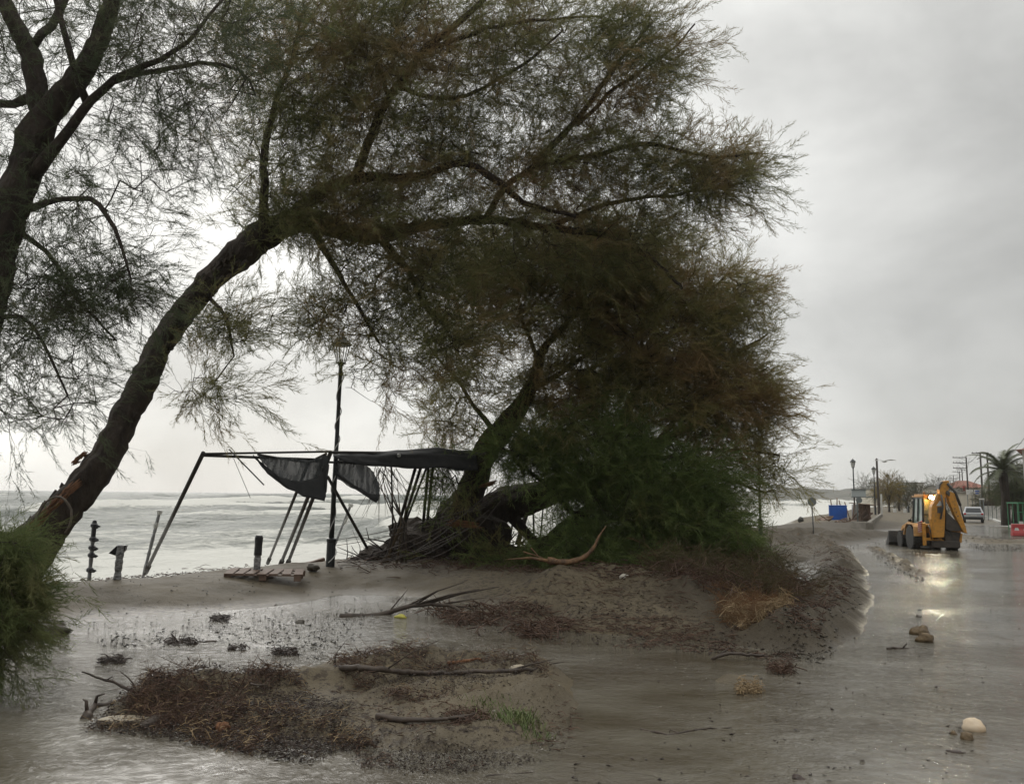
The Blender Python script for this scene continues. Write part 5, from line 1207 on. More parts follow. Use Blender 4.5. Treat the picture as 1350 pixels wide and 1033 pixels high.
def leaf_patch(name, poly, n, mat, label, cat, seed, h=0.3, sc=(0.3, 0.7), up=0.6):
    r = np.random.default_rng(seed); P = px_ground(px_poly_sample(poly, n, r)); P[:, 2] += r.random(n) ** 1.5 * h
    d = r.normal(size=(n, 3)); d[:, 2] = np.abs(d[:, 2]) * up
    root = thing(name, label, cat, tuple(P.mean(0))); o = bake_sprays('foliage', P - P.mean(0), d, r.uniform(*sc, n), M[mat], root, seed=seed); return root
leaf_patch('brushwood', [(850, 752), (930, 742), (1010, 742), (1045, 765), (1090, 790), (1030, 804), (930, 800), (850, 786)], 700, 'fol_brush', 'brown green tamarisk brushwood sprawling at the road end of the fallen crown', 'brushwood', 31, 0.5)
leaf_patch('brushwood', [(950, 803), (1000, 799), (1040, 806), (1030, 826), (985, 830), (950, 820)], 420, 'rust', 'rusty orange feathery brush beside the small puddle', 'brushwood', 32, 0.22, (0.2, 0.4))
leaf_patch('shore_shrub', [(905, 700), (985, 705), (990, 740), (930, 750)], 600, 'fol_brush', 'greyish low tamarisk shrub in front of the far bin', 'shrub', 33, 1.6, (0.4, 0.8))
# grass tufts on the island
def grass(px, py, n, L, label, seed):
    r = random.Random(seed); p = gt(px, py); t = MB()
    for k in range(n):
        a = Vector((r.gauss(0, .13), r.gauss(0, .09), 0)); z0 = tz(p.x + a.x, p.y + a.y) - p.z; a.z = z0
        an = r.uniform(0, 6.28); l = L * r.uniform(.4, 1); d = Vector((math.cos(an) * .6, math.sin(an) * .6, 1)) * l; w = 0.003
        t.add([a + Vector((-w, 0, 0)), a + Vector((w, 0, 0)), a + d * .6 + Vector((w, 0, 0)), a + d * .6 - Vector((w, 0, 0)), a + d + Vector((0, 0, -l * .3))], [(0, 1, 2, 3), (3, 2, 4)])
    o = t.build('grass', M['grass']); o.location = p; tag(o, label, 'grass', None, 'stuff')
grass(680, 948, 220, 0.14, 'green grass tuft on the right side of the island', 1); grass(712, 972, 90, 0.10, 'small green grass tuft near the front right rim of the island', 2); grass(640, 925, 80, 0.08, 'sparse pale green grass on the island crest', 3)

# ------------------------------------------------------------------ stones, lumps and litter, one by one
def lump(name, px, py, r, mat, label, cat='stone', seed=1, amp=0.25, sink=0.3, D=None, extra=None):
    p = gt(px, py) if D is None else at(px, py, D); mb = MB()
    mb.blob((0, 0, r[2] * (1 - sink)), r, seed=seed, amp=amp, nu=16, nv=10)
    for e in (extra or []): mb.blob(e[0], e[1], seed=seed + 3, amp=amp, nu=12, nv=8)
    o = mb.build(name, M[mat], smooth=True); o.location = p; return tag(o, label, cat)
lump('mud_lump', 1213, 838, (0.14, 0.12, 0.10), 'mudclod', 'upper brown mud lump standing in the road water under the light streak', 'mud lump', 11, 0.35)
lump('mud_lump', 1219, 848, (0.12, 0.10, 0.09), 'mudclod', 'lower brown mud lump touching the bigger one in the road water', 'mud lump', 12, 0.35)
lump('stone', 1211, 815, (0.05, 0.05, 0.04), 'stone', 'small round stone just behind the two mud lumps', 'stone', 13)
lump('stone', 1213, 806, (0.05, 0.05, 0.03), 'darkstone', 'tiny dark stone farthest along the light streak', 'stone', 14)
lump('foam_block', 1284, 966, (0.105, 0.08, 0.075), 'foamblock', 'rounded cream foam block with a dark top lying in the water at the lower right', 'foam block', 15, 0.30)
lump('mud_lump', 1275, 978, (0.055, 0.05, 0.055), 'mudclod', 'brown clod directly in front of the cream foam block', 'mud lump', 16, 0.3)
lump('mud_lump', 1257, 971, (0.035, 0.03, 0.035), 'mudclod', 'tiny clod left of the cream foam block', 'mud lump', 17, 0.3)
lump('leaf_clump', 1260, 995, (0.10, 0.05, 0.025), 'twigdark', 'flat black leaf clump below the cream foam block', 'leaves', 18, 0.4)
lump('leaf_clump', 1052, 1030, (0.06, 0.05, 0.03), 'twigdark', 'dark lump cut by the bottom edge', 'leaves', 19, 0.4)
lump('leaf_clump', 1295, 902, (0.05, 0.04, 0.02), 'twigdark', 'small dark floating clump right of the light streak', 'leaves', 20, 0.4)
lump('stone', 683, 886, (0.11, 0.08, 0.05), 'paleslab', 'pale rounded stone at the right end of the long log', 'stone', 21, 0.2)
lump('paper_scrap', 344, 958, (0.06, 0.03, 0.02), 'paledebris', 'crumpled white scrap in the dark debris', 'litter', 22, 0.35, -0.2)
lump('leaf_clump', 294, 966, (0.07, 0.04, 0.05), 'torn', 'orange brown leaf clump at the front of the debris heap', 'leaves', 23, 0.4, 0)
lump('plastic_bag', 528, 816, (0.10, 0.06, 0.05), 'yellowbag', 'yellow plastic bag caught under the arched branch', 'plastic bag', 24, 0.3)
lump('plastic_bottle', 824, 765, (0.13, 0.07, 0.07), 'paledebris', 'pale object lying on top of the sand mound', 'litter', 25, 0.2, 0, D=gt(824, 790).y)
lump('white_scrap', 932, 765, (0.12, 0.06, 0.06), 'white', 'white scrap lying in the brushwood', 'litter', 26, 0.3, 0)
lump('stone', 399, 772, (0.10, 0.08, 0.07), 'stone', 'grey stone between the pale log and the pallet', 'stone', 27)
lump('stone', 427, 780, (0.16, 0.08, 0.07), 'darkstone', 'flat dark stone against the pale log', 'stone', 28)
lump('stone', 395, 823, (0.08, 0.06, 0.05), 'stone', 'round stone in the wet sheen near the lamp reflection', 'stone', 29)
lump('stone', 268, 800, (0.07, 0.04, 0.015), 'paledebris', 'flat pale stone on the bare sand', 'stone', 30)
lump('stone', 58, 838, (0.40, 0.18, 0.13), 'stone', 'low grey rock at the sand edge beside the green bough', 'rock', 31)
lump('stone', 131, 882, (0.06, 0.05, 0.03), 'stone', 'small grey stone in the water at the left', 'stone', 32)
lump('stone', 232, 801, (0.05, 0.04, 0.03), 'darkstone', 'dark stone on the sand above the sheen', 'stone', 33)
lump('stone', 412, 752, (0.14, 0.11, 0.09), 'mudclod2', 'brown root clod behind the pallet', 'clod', 34, 0.4)
lump('crate', 464, 741, (0.20, 0.13, 0.10), 'redlamp' if False else 'wood', 'reddish broken crate piece behind the lamp post', 'debris', 35, 0.15)
p = gt(160, 957); sl = MB()
sl.prism([(-0.20, -0.09, 0), (0.0, -0.13, 0), (0.24, -0.06, 0), (0.26, 0.05, 0), (0.02, 0.10, 0), (-0.16, 0.06, 0)], (0, 0, 0.045)); o = sl.build('stone_slab', M['paleslab'], bevel=0.012, bseg=2); o.location = (p.x, p.y, max(p.z, 0) + 0.01); tag(o, 'flat pale tan slab at the front left of the debris island', 'slab')

# ------------------------------------------------------------------ backhoe loader
bh = thing('backhoe_loader', 'yellow backhoe loader with folded rear arm and lit work lamp in the flooded road', 'digger', (18.62, 37.3, -0.05), R(-8))
BO = bh.matrix_basis.copy(); bh_m = Matrix.Translation(bh.location) @ Matrix.Rotation(R(-8), 4, 'Z')
def tyre(x, y, r, w, big):
    m = MB(); m.lathe([(r * 0.62, -w / 2), (r * 0.93, -w / 2), (r, -w * 0.38), (r, w * 0.38), (r * 0.93, w / 2), (r * 0.62, w / 2)], (x, y, r), 28, 'X')
    for k in range(22):
        a = 2 * math.pi * k / 22; c = Vector((x, y + math.cos(a) * r, r + math.sin(a) * r))
        for s in (-1, 1): m.box(c + Vector((s * w * 0.24, math.cos(a) * .01, math.sin(a) * .01)), (w * 0.48, 0.055, 0.05), Matrix.Rotation(a - math.pi / 2, 3, 'X') @ Matrix.Rotation(s * 0.5, 3, 'Z'))
    root = thing('wheel', None, None); root.parent = bh
    t = m.build('tyre', M['tyre'], root)
    rm_ = MB().lathe([(0.05, -w * 0.1), (r * 0.28, -w * 0.22), (r * 0.55, -w * 0.2), (r * 0.62, -w * 0.42), (r * 0.64, -w * 0.42), (r * 0.64, w * 0.42), (r * 0.62, w * 0.42), (r * 0.5, w * 0.2), (0.05, w * 0.1)], (x, y, r), 20, 'X')
    rm_.lathe([(0.05, -w * 0.4), (r * 0.2, -w * 0.38), (r * 0.2, w * 0.38), (0.05, w * 0.4)], (x, y, r), 12, 'X')
    rm_.build('rim', M['rim'] if big else M['steel'], root, smooth=False)
for s in (-1, 1): tyre(s * 0.78, 0, 0.54, 0.36, True); tyre(s * 0.72, 1.75, 0.37, 0.28, False)
m = MB(); m.box((0, 0.9, 0.55), (0.62, 2.9, 0.34)); m.box((0, 0, 0.52), (1.3, 0.26, 0.26)); m.box((0, 1.75, 0.38), (1.2, 0.18, 0.16)); m.build('chassis', M['steel'], bh, bevel=0.02)
m = MB(); m.prism([(-0.34, 1.02, 0.7), (-0.34, 2.35, 0.7), (-0.34, 2.35, 1.05), (-0.34, 2.1, 1.18), (-0.34, 1.02, 1.30)], (0.68, 0, 0)); m.build('hood', M['yellow'], bh, bevel=0.03, bseg=2)
m = MB(); m.box((0, 2.37, 0.86), (0.6, 0.05, 0.3)); m.build('grille', M['steel'], bh)
for s in (-1, 1):   # rear fenders, side panels
    m = MB(); x0 = s * 0.60; w = s * 0.36
    pr = [(-0.62, 0.62), (-0.64, 1.02), (-0.40, 1.16), (0.40, 1.16), (0.66, 1.0), (0.86, 0.62), (0.78, 0.62), (0.60, 0.94), (0.36, 1.10), (-0.36, 1.10), (-0.56, 0.98), (-0.56, 0.62)]
    m.prism([(x0, y, z) for y, z in pr], (w, 0, 0)); m.build('fender', M['yellowpale'], bh, bevel=0.01)
    m = MB(); m.box((s * 0.52, 1.02, 0.72), (0.14, 0.55, 0.46)); m.box((s * 0.62, 1.0, 0.45), (0.26, 0.4, 0.05)); m.box((s * 0.62, 1.0, 0.62), (0.24, 0.36, 0.04)); m.build('step_panel', M['yellowpale'], bh, bevel=0.01)
# cab
m = MB(); 
C8 = {}
zb, zt_ = 1.05, 2.27
cb = [(-0.50, -0.42), (0.50, -0.42), (0.48, 0.98), (-0.48, 0.98)]; ct = [(-0.44, -0.36), (0.44, -0.36), (0.43, 0.82), (-0.43, 0.82)]
for (a, b) in zip(cb, ct): m.bar((a[0], a[1], zb), (b[0], b[1], zt_), 0.07)
for s in (-1, 1): m.bar((s * 0.49, 0.30, zb), (s * 0.435, 0.25, zt_), 0.055)
for i in range(4):
    a, b = ct[i], ct[(i + 1) % 4]; m.bar((a[0], a[1], zt_), (b[0], b[1], zt_), 0.06)
    a, b = cb[i], cb[(i + 1) % 4]; m.bar((a[0], a[1], zb), (b[0], b[1], zb), 0.07)
m.bar((-0.47, -0.40, 1.55), (0.47, -0.40, 1.55), 0.035)
m.build('cab_frame', M['paintblack'], bh)
m = MB()
for (a, b) in ((0, 1), (1, 2), (2, 3), (3, 0)):
    A0, A1, B0, B1 = cb[a], cb[b], ct[a], ct[b]
    ins = 0.97
    q = [Vector((A0[0] * ins, A0[1] * ins, zb)), Vector((A1[0] * ins, A1[1] * ins, zb)), Vector((B1[0] * ins, B1[1] * ins, zt_)), Vector((B0[0] * ins, B0[1] * ins, zt_))]
    n = (q[1] - q[0]).cross(q[3] - q[0]).normalized() * -0.008
    MB().prism(q, n).build('cab_window', M['glass'], bh)
m = MB(); m.prism([(-0.52, -0.5, 2.30), (0.52, -0.5, 2.30), (0.50, 0.95, 2.30), (-0.50, 0.95, 2.30)], (0, 0, 0.05)); m.prism([(-0.44, -0.4, 2.35), (0.44, -0.4, 2.35), (0.42, 0.85, 2.35), (-0.42, 0.85, 2.35)], (0, 0, 0.08)); m.build('cab_roof', M['yellow'], bh, bevel=0.02, bseg=2)
m = MB(); m.box((0, 0.25, 0.9), (0.95, 1.3, 0.3)); m.build('cab_base', M['yellow'], bh, bevel=0.02)
m = MB(); m.box((0, 0.15, 1.25), (0.42, 0.42, 0.12)); m.box((0, -0.05, 1.55), (0.40, 0.10, 0.55)); m.build('seat', M['paintblack'], bh, bevel=0.03)
m = MB(); m.box((-0.66, 0.95, 1.75), (0.06, 0.14, 0.28)); m.bar((-0.47, 0.9, 2.1), (-0.66, 0.95, 1.9), 0.02); m.bar((-0.47, 0.9, 1.45), (-0.60, 0.98, 1.3), 0.02); m.box((-0.60, 1.0, 1.25), (0.14, 0.06, 0.09)); m.build('side_mirror', M['paintblack'], bh)
m = MB(); m.tube([(-0.22, 1.6, 1.2), (-0.22, 1.6, 1.75)], 0.035, 8); m.build('exhaust_pipe', M['steel'], bh)
MB().lathe([(0.05, 2.44), (0.05, 2.52), (0.02, 2.56)], (-0.1, 0.5, 0), 8).build('beacon', M['rim'], bh)
# loader arms and front bucket
for s in (-1, 1):
    MB().prism([(s * 0.50, 0.95, 1.16), (s * 0.50, 1.1, 1.24), (s * 0.50, 2.2, 0.98), (s * 0.50, 2.75, 0.42), (s * 0.50, 2.62, 0.32), (s * 0.50, 2.1, 0.84), (s * 0.50, 1.0, 1.02)], (s * 0.09, 0, 0)).build('loader_arm', M['yellow'], bh, bevel=0.01)
    MB().tube([(s * 0.44, 1.1, 0.75), (s * 0.44, 2.0, 0.82)], 0.035, 8).build('lift_cylinder', M['steel'], bh)
m = MB(); prf = [(2.70, 0.72), (2.66, 0.20), (2.78, 0.06), (3.30, 0.03), (3.30, 0.07), (2.84, 0.11), (2.73, 0.23), (2.76, 0.70)]
m.prism([(-1.05, y, z) for y, z in prf], (2.0, 0, 0))
for s in (-1.05, 0.93): m.prism([(s, 2.70, 0.70), (s, 2.67, 0.20), (s, 2.80, 0.06), (s, 3.28, 0.04), (s, 3.05, 0.30)], (0.03, 0, 0))
m.build('front_bucket', M['steel'], bh, bevel=0.006)
# rear frame, stabilisers, striped panel
m = MB()
for z in (0.50, 1.10): m.box((0, -0.72, z), (1.20, 0.12, 0.12))
for x in (-0.30, 0.0, 0.30): m.box((x, -0.72, 0.8), (0.09, 0.10, 0.52))
m.box((-0.16, -0.74, 0.72), (0.2, 0.08, 0.12)); m.box((0.16, -0.70, 0.93), (0.26, 0.06, 0.10)); m.build('rear_frame', M['yellow'], bh, bevel=0.012)
m = MB()
for k in range(9):
    r = random.Random(k); x = -0.42 + 0.1 * k
    m.tube([(x, -0.80, 1.12), (x + r.uniform(-.1, .1), -0.88, 0.85), (x + r.uniform(-.2, .2), -0.80, 0.5)], 0.018, 6)
m.build('hydraulic_hoses', M['steel'], bh, smooth=True)
for s in (-1, 1):
    m = MB(); m.box((s * 0.58, -0.74, 0.72), (0.13, 0.14, 0.98)); m.build('stabiliser_leg', M['yellow'], bh, bevel=0.015)
    m = MB(); m.box((s * 0.58, -0.74, 0.16), (0.3, 0.26, 0.05)); m.tube([(s * 0.58, -0.74, 0.16), (s * 0.58, -0.74, 0.4)], 0.045, 8); m.build('stabiliser_foot', M['steel'], bh)
m = MB(); m.box((0.25, -0.80, 0.30), (1.1, 0.3, 0.28)); m.build('rear_beam', M['dirtysteel'], bh, bevel=0.02)
m = MB(); m.box((-0.70, -0.66, 1.02), (0.20, 0.03, 0.46)); pn = m.build('warning_panel', M['white'], bh)
for k in range(5): MB().prism([(-0.80, -0.684, 0.80 + k * 0.09), (-0.60, -0.684, 0.88 + k * 0.09), (-0.60, -0.684, 0.925 + k * 0.09), (-0.80, -0.684, 0.845 + k * 0.09)], (0, 0.004, 0)).build('red_stripe', M['red'], pn)
# rear arm, in a plane across the back of the machine
YA = 36.25
def arm(poly, mat, name, dy=0.0, th=0.26, bev=0.015, parent=None):
    P = [at(a, b, YA + dy) for a, b in poly]
    return MB().prism(P, (0, th, 0)).build(name, M[mat], parent or bh, world=True, bevel=bev)
arm([(1232, 708.5), (1229.5, 690), (1227.8, 684), (1228.5, 668), (1232, 658), (1237, 651), (1242, 650), (1246, 656), (1246.5, 668), (1246, 690), (1245, 708)], 'yellow', 'boom')
arm([(1239.0, 652), (1238, 645), (1239, 638), (1243, 634), (1251, 633), (1252.5, 638), (1249, 652), (1244, 656)], 'yellow', 'boom_knuckle', 0.02, 0.22)
arm([(1237.5, 645), (1238.5, 638), (1242, 634), (1244, 635), (1240.5, 639), (1239.5, 646)], 'steel', 'knuckle_guard', -0.02, 0.30)
arm([(1249.5, 652), (1252, 647), (1258.5, 650), (1263, 664), (1268, 680), (1273, 693), (1275.5, 703), (1270, 701), (1266, 693), (1258, 677), (1252, 662)], 'yellow', 'dipper_arm', -0.05, 0.22)
arm([(1248, 650), (1249.5, 646), (1253, 649), (1252, 655)], 'steel', 'arm_pin', -0.08, 0.28)
m = MB(); m.tube([at(1249, 637, YA), at(1259, 648, YA), at(1266, 666, YA)], 0.06, 8); m.tube([at(1266, 666, YA), at(1272, 688, YA)], 0.035, 8); m.build('dipper_cylinder', M['steel'], bh, world=True, smooth=True)
m = MB(); m.tube([at(1241, 652, YA - .1), at(1243, 668, YA - .1), at(1240, 684, YA - .1)], 0.04, 8); m.build('boom_cylinder', M['steel'], bh, world=True, smooth=True)
arm([(1247.5, 668), (1250, 676), (1257, 683), (1265, 690), (1269, 697), (1265, 700), (1252, 699.5), (1247, 697)], 'dirtysteel', 'rear_bucket', 0.0, 0.55, 0.02)
arm([(1246, 699), (1267, 702), (1266.5, 716), (1246, 713)], 'dirtysteel', 'rear_skirt', 0.15, 0.35)
arm([(1267, 703), (1269, 703), (1268, 715), (1265, 715)], 'yellow', 'skirt_edge', 0.1, 0.2, 0.005)
arm([(1234.5, 666.5), (1239.3, 659.5), (1244, 666.5)], 'white', 'warning_triangle', -0.03, 0.02, 0)
arm([(1236, 668), (1243, 668), (1243, 676), (1236, 676)], 'steel', 'vent_plate', -0.02, 0.02, 0)
arm([(1233, 656), (1236, 650), (1237.5, 652), (1234.5, 660), (1231, 664)], 'yellowpale', 'boom_bracket', -0.12, 0.1, 0)
for k, (a, b) in enumerate([(1259, 670), (1261, 675), (1263, 680)]):
    c = at(a, b, YA - 0.055); MB().lathe([(0.03, -0.004), (0.03, 0.004)], c, 8, 'Y').build('bolt_hole', M['steel'], bh, world=True)
# work lamp
wp = at(1227.3, 655.2, 36.75)
wl_ = MB(); wl_.lathe([(0.03, 0.09), (0.085, 0.05), (0.09, 0.0)], wp, 14, 'Y'); wlo = wl_.build('work_lamp', M['steel'], bh, world=True)
MB().lathe([(0.078, -0.012), (0.078, -0.004)], wp, 14, 'Y').build('lamp_lens', M['glow'], wlo, world=True)
ld = bpy.data.lights.new('work_light', 'SPOT'); ld.energy = 600; ld.spot_size = R(150); ld.spot_blend = 0.6; ld.shadow_soft_size = 0.09; ld.color = (1, 0.90, 0.66)
lo = bpy.data.objects.new('work_light', ld); COL.objects.link(lo); lo.location = wp + Vector((0, -0.2, 0)); lo.rotation_euler = Vector((0.35, 0.9, 0.28)).to_track_quat('Z', 'Y').to_euler()

# ------------------------------------------------------------------ the town on the right
RD = Vector((0.463, 0.886, 0)); RAZ = -math.atan2(0.463, 0.886)
def car(px, D, z, label, mat):
    p = at(px, 680, D); t = thing('parked_car', label, 'car', (p.x, D, z), RAZ)
    w = 0.82
    side = [(-1.95, 0.32), (-2.0, 0.55), (-1.96, 0.86), (-1.85, 0.92), (-1.62, 1.36), (-1.3, 1.44), (0.1, 1.44), (0.75, 0.98), (1.75, 0.86), (1.95, 0.6), (1.95, 0.30)]
    m = MB(); V = []
    for s, k in ((-1, 1.0), (1, 1.0)):
        V += [(s * w * (1.0 if z_ < 0.95 else 0.80), y, z_) for y, z_ in side]
    n = len(side); m.add(V, [tuple(range(n - 1, -1, -1)), tuple(range(n, 2 * n))] + [(i, (i + 1) % n, (i + 1) % n + n, i + n) for i in range(n)]); m.build('body', mat, t, bevel=0.04, bseg=2)
    m = MB(); m.prism([(-0.56, -1.66, 1.335), (0.56, -1.66, 1.335), (0.66, -1.85, 0.96), (-0.66, -1.85, 0.96)], (0, -0.02, 0.004)); m.build('rear_window', M['carglass'], t)
    for s in (-1, 1):
        MB().prism([(s * 0.785, -1.35, 0.98), (s * 0.785, 0.55, 1.0), (s * 0.672, 0.05, 1.38), (s * 0.672, -1.3, 1.36)], (s * 0.012, 0, 0)).build('side_window', M['carglass'], t)
        MB().box((s * 0.70, -1.965, 0.80), (0.20, 0.06, 0.16)).build('tail_lamp', M['redlamp'], t, bevel=0.01)
        for y in (-1.25, 1.25): MB().lathe([(0.14, -0.1), (0.31, -0.1), (0.33, -0.05), (0.33, 0.05), (0.31, 0.1), (0.14, 0.1)], (s * 0.74, y, 0.31), 16, 'X').build('wheel', M['tyre'], t)
    MB().box((0, -2.0, 0.40), (1.5, 0.10, 0.24)).build('rear_bumper', M['paintblack'], t, bevel=0.03); MB().box((0, -2.02, 0.66), (0.5, 0.02, 0.11)).build('number_plate', M['white'], t)
    return t
car(1283, 80, 0.02, 'silver grey car seen from behind, parked in the wet road beyond the digger', M['silver'])

def util_pole(px, D, H_, arms, label, L=1.6, off=-0.4):
    p = at(px, 680, D); t = thing('utility_pole', label, 'utility pole', (p.x, D, 0.1), -0.1, 'utility poles along the road')
    MB().lathe([(0.15, 0), (0.10, H_)], n=8).build('pole', M['polewood'], t)
    for k in range(arms):
        z = H_ - 0.1 - k * 0.8; MB().box((off * L, 0, z), (L, 0.10, 0.10)).build('crossarm', M['polewood'], t)
        MB().bar((0, 0, z - 0.45), (off * L * 1.2, 0, z), 0.04).build('brace', M['polewood'], t)
        for s in (-0.9, -0.45, 0.0, 0.45, 0.9): MB().lathe([(0.03, z + 0.05), (0.05, z + 0.1), (0.03, z + 0.2)], (off * L + s * L * 0.5, 0, 0), 6).build('insulator', M['signback'], t)
    return t
def toppole(px, top, H_=8.5): return (H_ + 0.1 - CAM_H) * FPX / (657.6 - top)
util_pole(1278, toppole(0, 603), 8.5, 3, 'tall utility pole with three arms on its left side, above the parked car', 2.0, -0.5)
util_pole(1297, toppole(0, 597, 8.0), 8.0, 1, 'utility pole with one wide crossarm left of the palm', 2.1, 0.0)
util_pole(1306, toppole(0, 598, 8.0), 8.0, 0, 'bare utility pole half hidden by the palm fronds')
util_pole(1271.5, toppole(0, 619), 8.5, 1, 'dark utility pole with one crossarm just left of the three-arm pole', 1.9, -0.1)
util_pole(1268, toppole(0, 622), 8.5, 1, 'thin utility pole with crossarm, second left of the three-arm pole', 2.2, -0.2)
util_pole(1259.5, toppole(0, 627), 8.5, 2, 'distant utility pole with two crossarms right of the digger arm', 2.0, 0.0)
util_pole(1255, toppole(0, 634), 8.5, 1, 'small far utility pole right beside the digger arm', 2.0, 0.0)
util_pole(1240, toppole(0, 631), 8.5, 1, 'far utility pole with crossarm above the digger arm', 3.4, 0.0)
util_pole(1209, toppole(0, 636, 6), 6, 0, 'short far pole in front of the white house')
def wire(pts, label):
    P = [at(*q) for q in pts]; a, b = P; S = [a.lerp(b, k / 10) - Vector((0, 0, 0.9 * 4 * (k / 10) * (1 - k / 10))) for k in range(11)]
    o = MB().tube(S, 0.02, 4).build('overhead_wire', M['paintblack']); tag(o, label, 'wire')
wire([(1300, 600, 104), (1352, 588, 62)], 'thin overhead wire from the crossarm pole to the roof corner at the right')
wire([(1262, 604, 130), (1290, 598, 108)], 'thin overhead wire between the three-arm pole and the palm')

for i_, (q0, q1, l_) in enumerate([((1278, 603.5, 121), (1271, 620, 172), 'thin overhead wire running back from the three-arm pole'), ((1263, 610.5, 121), (1262, 624, 172), 'lower thin overhead wire left of the three-arm pole'), ((1271, 620.5, 172), (1259, 628, 210), 'faint far overhead wire above the low building'),
        ((1297, 598, 104), (1279, 603.5, 121), 'overhead wire joining the two nearest utility poles'), ((1306, 599, 104), (1352, 575, 58), 'overhead wire rising right above the palm fronds'), ((1289, 598.5, 104), (1260, 606, 121), 'overhead wire left of the crossarm pole')]): wire([q0, q1], l_)

def house(px0, px1, D, top, label, wall, roof=None, eave=None, floors=2, depth=10, rz=0.0, zb_=0.0, nwin=3, flat=True, name='house'):
    a = at(px0, 650, D); b = at(px1, 650, D); w = (b - a).length; yh = 651 + (((px0 + px1) / 2) - 675) * 0.0105
    h = CAM_H + (yh - (eave if eave else top)) * D / FPX; t = thing(name, label, 'house', ((a.x + b.x) / 2, D, zb_), rz)
    MB().box((0, depth / 2, h / 2), (w, depth, h)).build('wall', M[wall], t)
    if eave:
        hr = (eave - top) * D / FPX
        MB().add([(-w / 2 - .4, -.4, h), (w / 2 + .4, -.4, h), (w / 2 + .4, depth + .4, h), (-w / 2 - .4, depth + .4, h), (-w * .3, depth / 2, h + hr), (w * .3, depth / 2, h + hr)], [(0, 1, 5, 4), (1, 2, 5), (2, 3, 4, 5), (3, 0, 4), (3, 2, 1, 0)]).build('roof', M['rooftile'], t)
    else: MB().box((0, depth / 2, h + 0.1), (w + 0.5, depth + 0.5, 0.22)).build('roof', M['concrete'], t)
    fh = h / floors
    for f in range(floors):
        for k in range(nwin):
            x = -w / 2 + w * (k + 0.5) / nwin; z = fh * (f + 0.55)
            fr = MB().box((x, -0.03, z), (w / nwin * 0.42, 0.08, fh * 0.42)).build('window', M['signback'], t); MB().box((x, -0.09, z), (w / nwin * 0.34, 0.03, fh * 0.36)).build('pane', M['carglass'], fr)
        if f and not eave: MB().box((0, -0.6, fh * f), (w * 0.8, 1.1, 0.14)).build('balcony', M['concrete'], t)
    return t
house(1190, 1203, 240, 642, 'low pale house far behind the lamps, left of the white block', 'plaster2', nwin=3)
house(1203, 1219, 215, 637, 'tallest white flat roofed block behind the digger cab', 'plaster', nwin=2)
house(1219, 1240, 225, 641.5, 'long lower white building between the cab and the digger arm', 'plaster', nwin=4)
house(1243, 1262, 200, 644, 'pale far house right of the digger arm', 'plaster2', nwin=3)
house(1279, 1302, 150, 633, 'house with a red tiled roof behind the signboards', 'plaster', eave=643, nwin=3)
house(1150, 1164, 230, 646, 'small hazy house behind the yellowing tree', 'plaster2', nwin=2, floors=1)
house(1163, 1176, 260, 647, 'small hazy house right of the plain pole', 'plaster', nwin=2, floors=1)
house(1300, 1420, 118, 650, 'low pale building behind the round tree and fence', 'plaster2', nwin=6, floors=1)
house(1260, 1282, 170, 651, 'low building with a red sign beside the parked car', 'plaster2', nwin=3, floors=1)
hh = house(1351, 1480, 60, 585, 'terracotta roofed house cut by the right edge of the picture', 'plaster', eave=594, nwin=3, depth=9)
hc = hh.location.x - (at(1480, 650, 60) - at(1351, 650, 60)).length / 2; hw_ = (at(1480, 650, 60) - at(1351, 650, 60)).length / 2
hh.rotation_euler = (0, 0, R(-34)); hh.location = (hc + hw_ * math.cos(R(-34)), 60 + hw_ * math.sin(R(-34)), 0)
def board(px0, py0, px1, py1, D, mat, label, name='signboard', posts=True, th=0.12, zb_=0.1):
    a, b = at(px0, py0, D), at(px1, py1, D); t = thing(name, label, 'sign', ((a.x + b.x) / 2, D, zb_))
    MB().box(((a.x + b.x) / 2, D, (a.z + b.z) / 2), (abs(b.x - a.x), th, abs(a.z - b.z))).build('panel', M[mat], t, world=True)
    if posts:
        for x in (a.x * .85 + b.x * .15, a.x * .15 + b.x * .85): MB().bar((x, D + 0.05, zb_), (x, D + 0.05, b.z + .05), 0.08).build('post', M['signback'], t, world=True)
    return t
sb = board(1274, 645, 1283, 652, 120, 'white', 'white shop signboard above the parked car'); 
sb2 = board(1284.5, 645, 1292, 652, 119, 'white', 'white signboard with blue lettering blocks right of the plain white one')
for (a, b, c, d) in ((1285.5, 646.3, 1291, 648.0), (1286, 649.3, 1290.5, 650.8)):
    p, q = at(a, b, 118.9), at(c, d, 118.9); MB().box(((p.x + q.x) / 2, 118.9, (p.z + q.z) / 2), (abs(q.x - p.x), 0.04, abs(p.z - q.z))).build('blue_lettering', M['blue'], sb2, world=True)
board(1292, 644, 1300, 650, 117, 'plaster', 'pale blank signboard at the right of the lettered one')
rs = board(1269, 640, 1273.5, 664, 150, 'red', 'tall red vertical banner sign between the poles')
board(1291, 656.5, 1297.5, 658.5, 100, 'white', 'small white sign beside the dark pole right of the car')

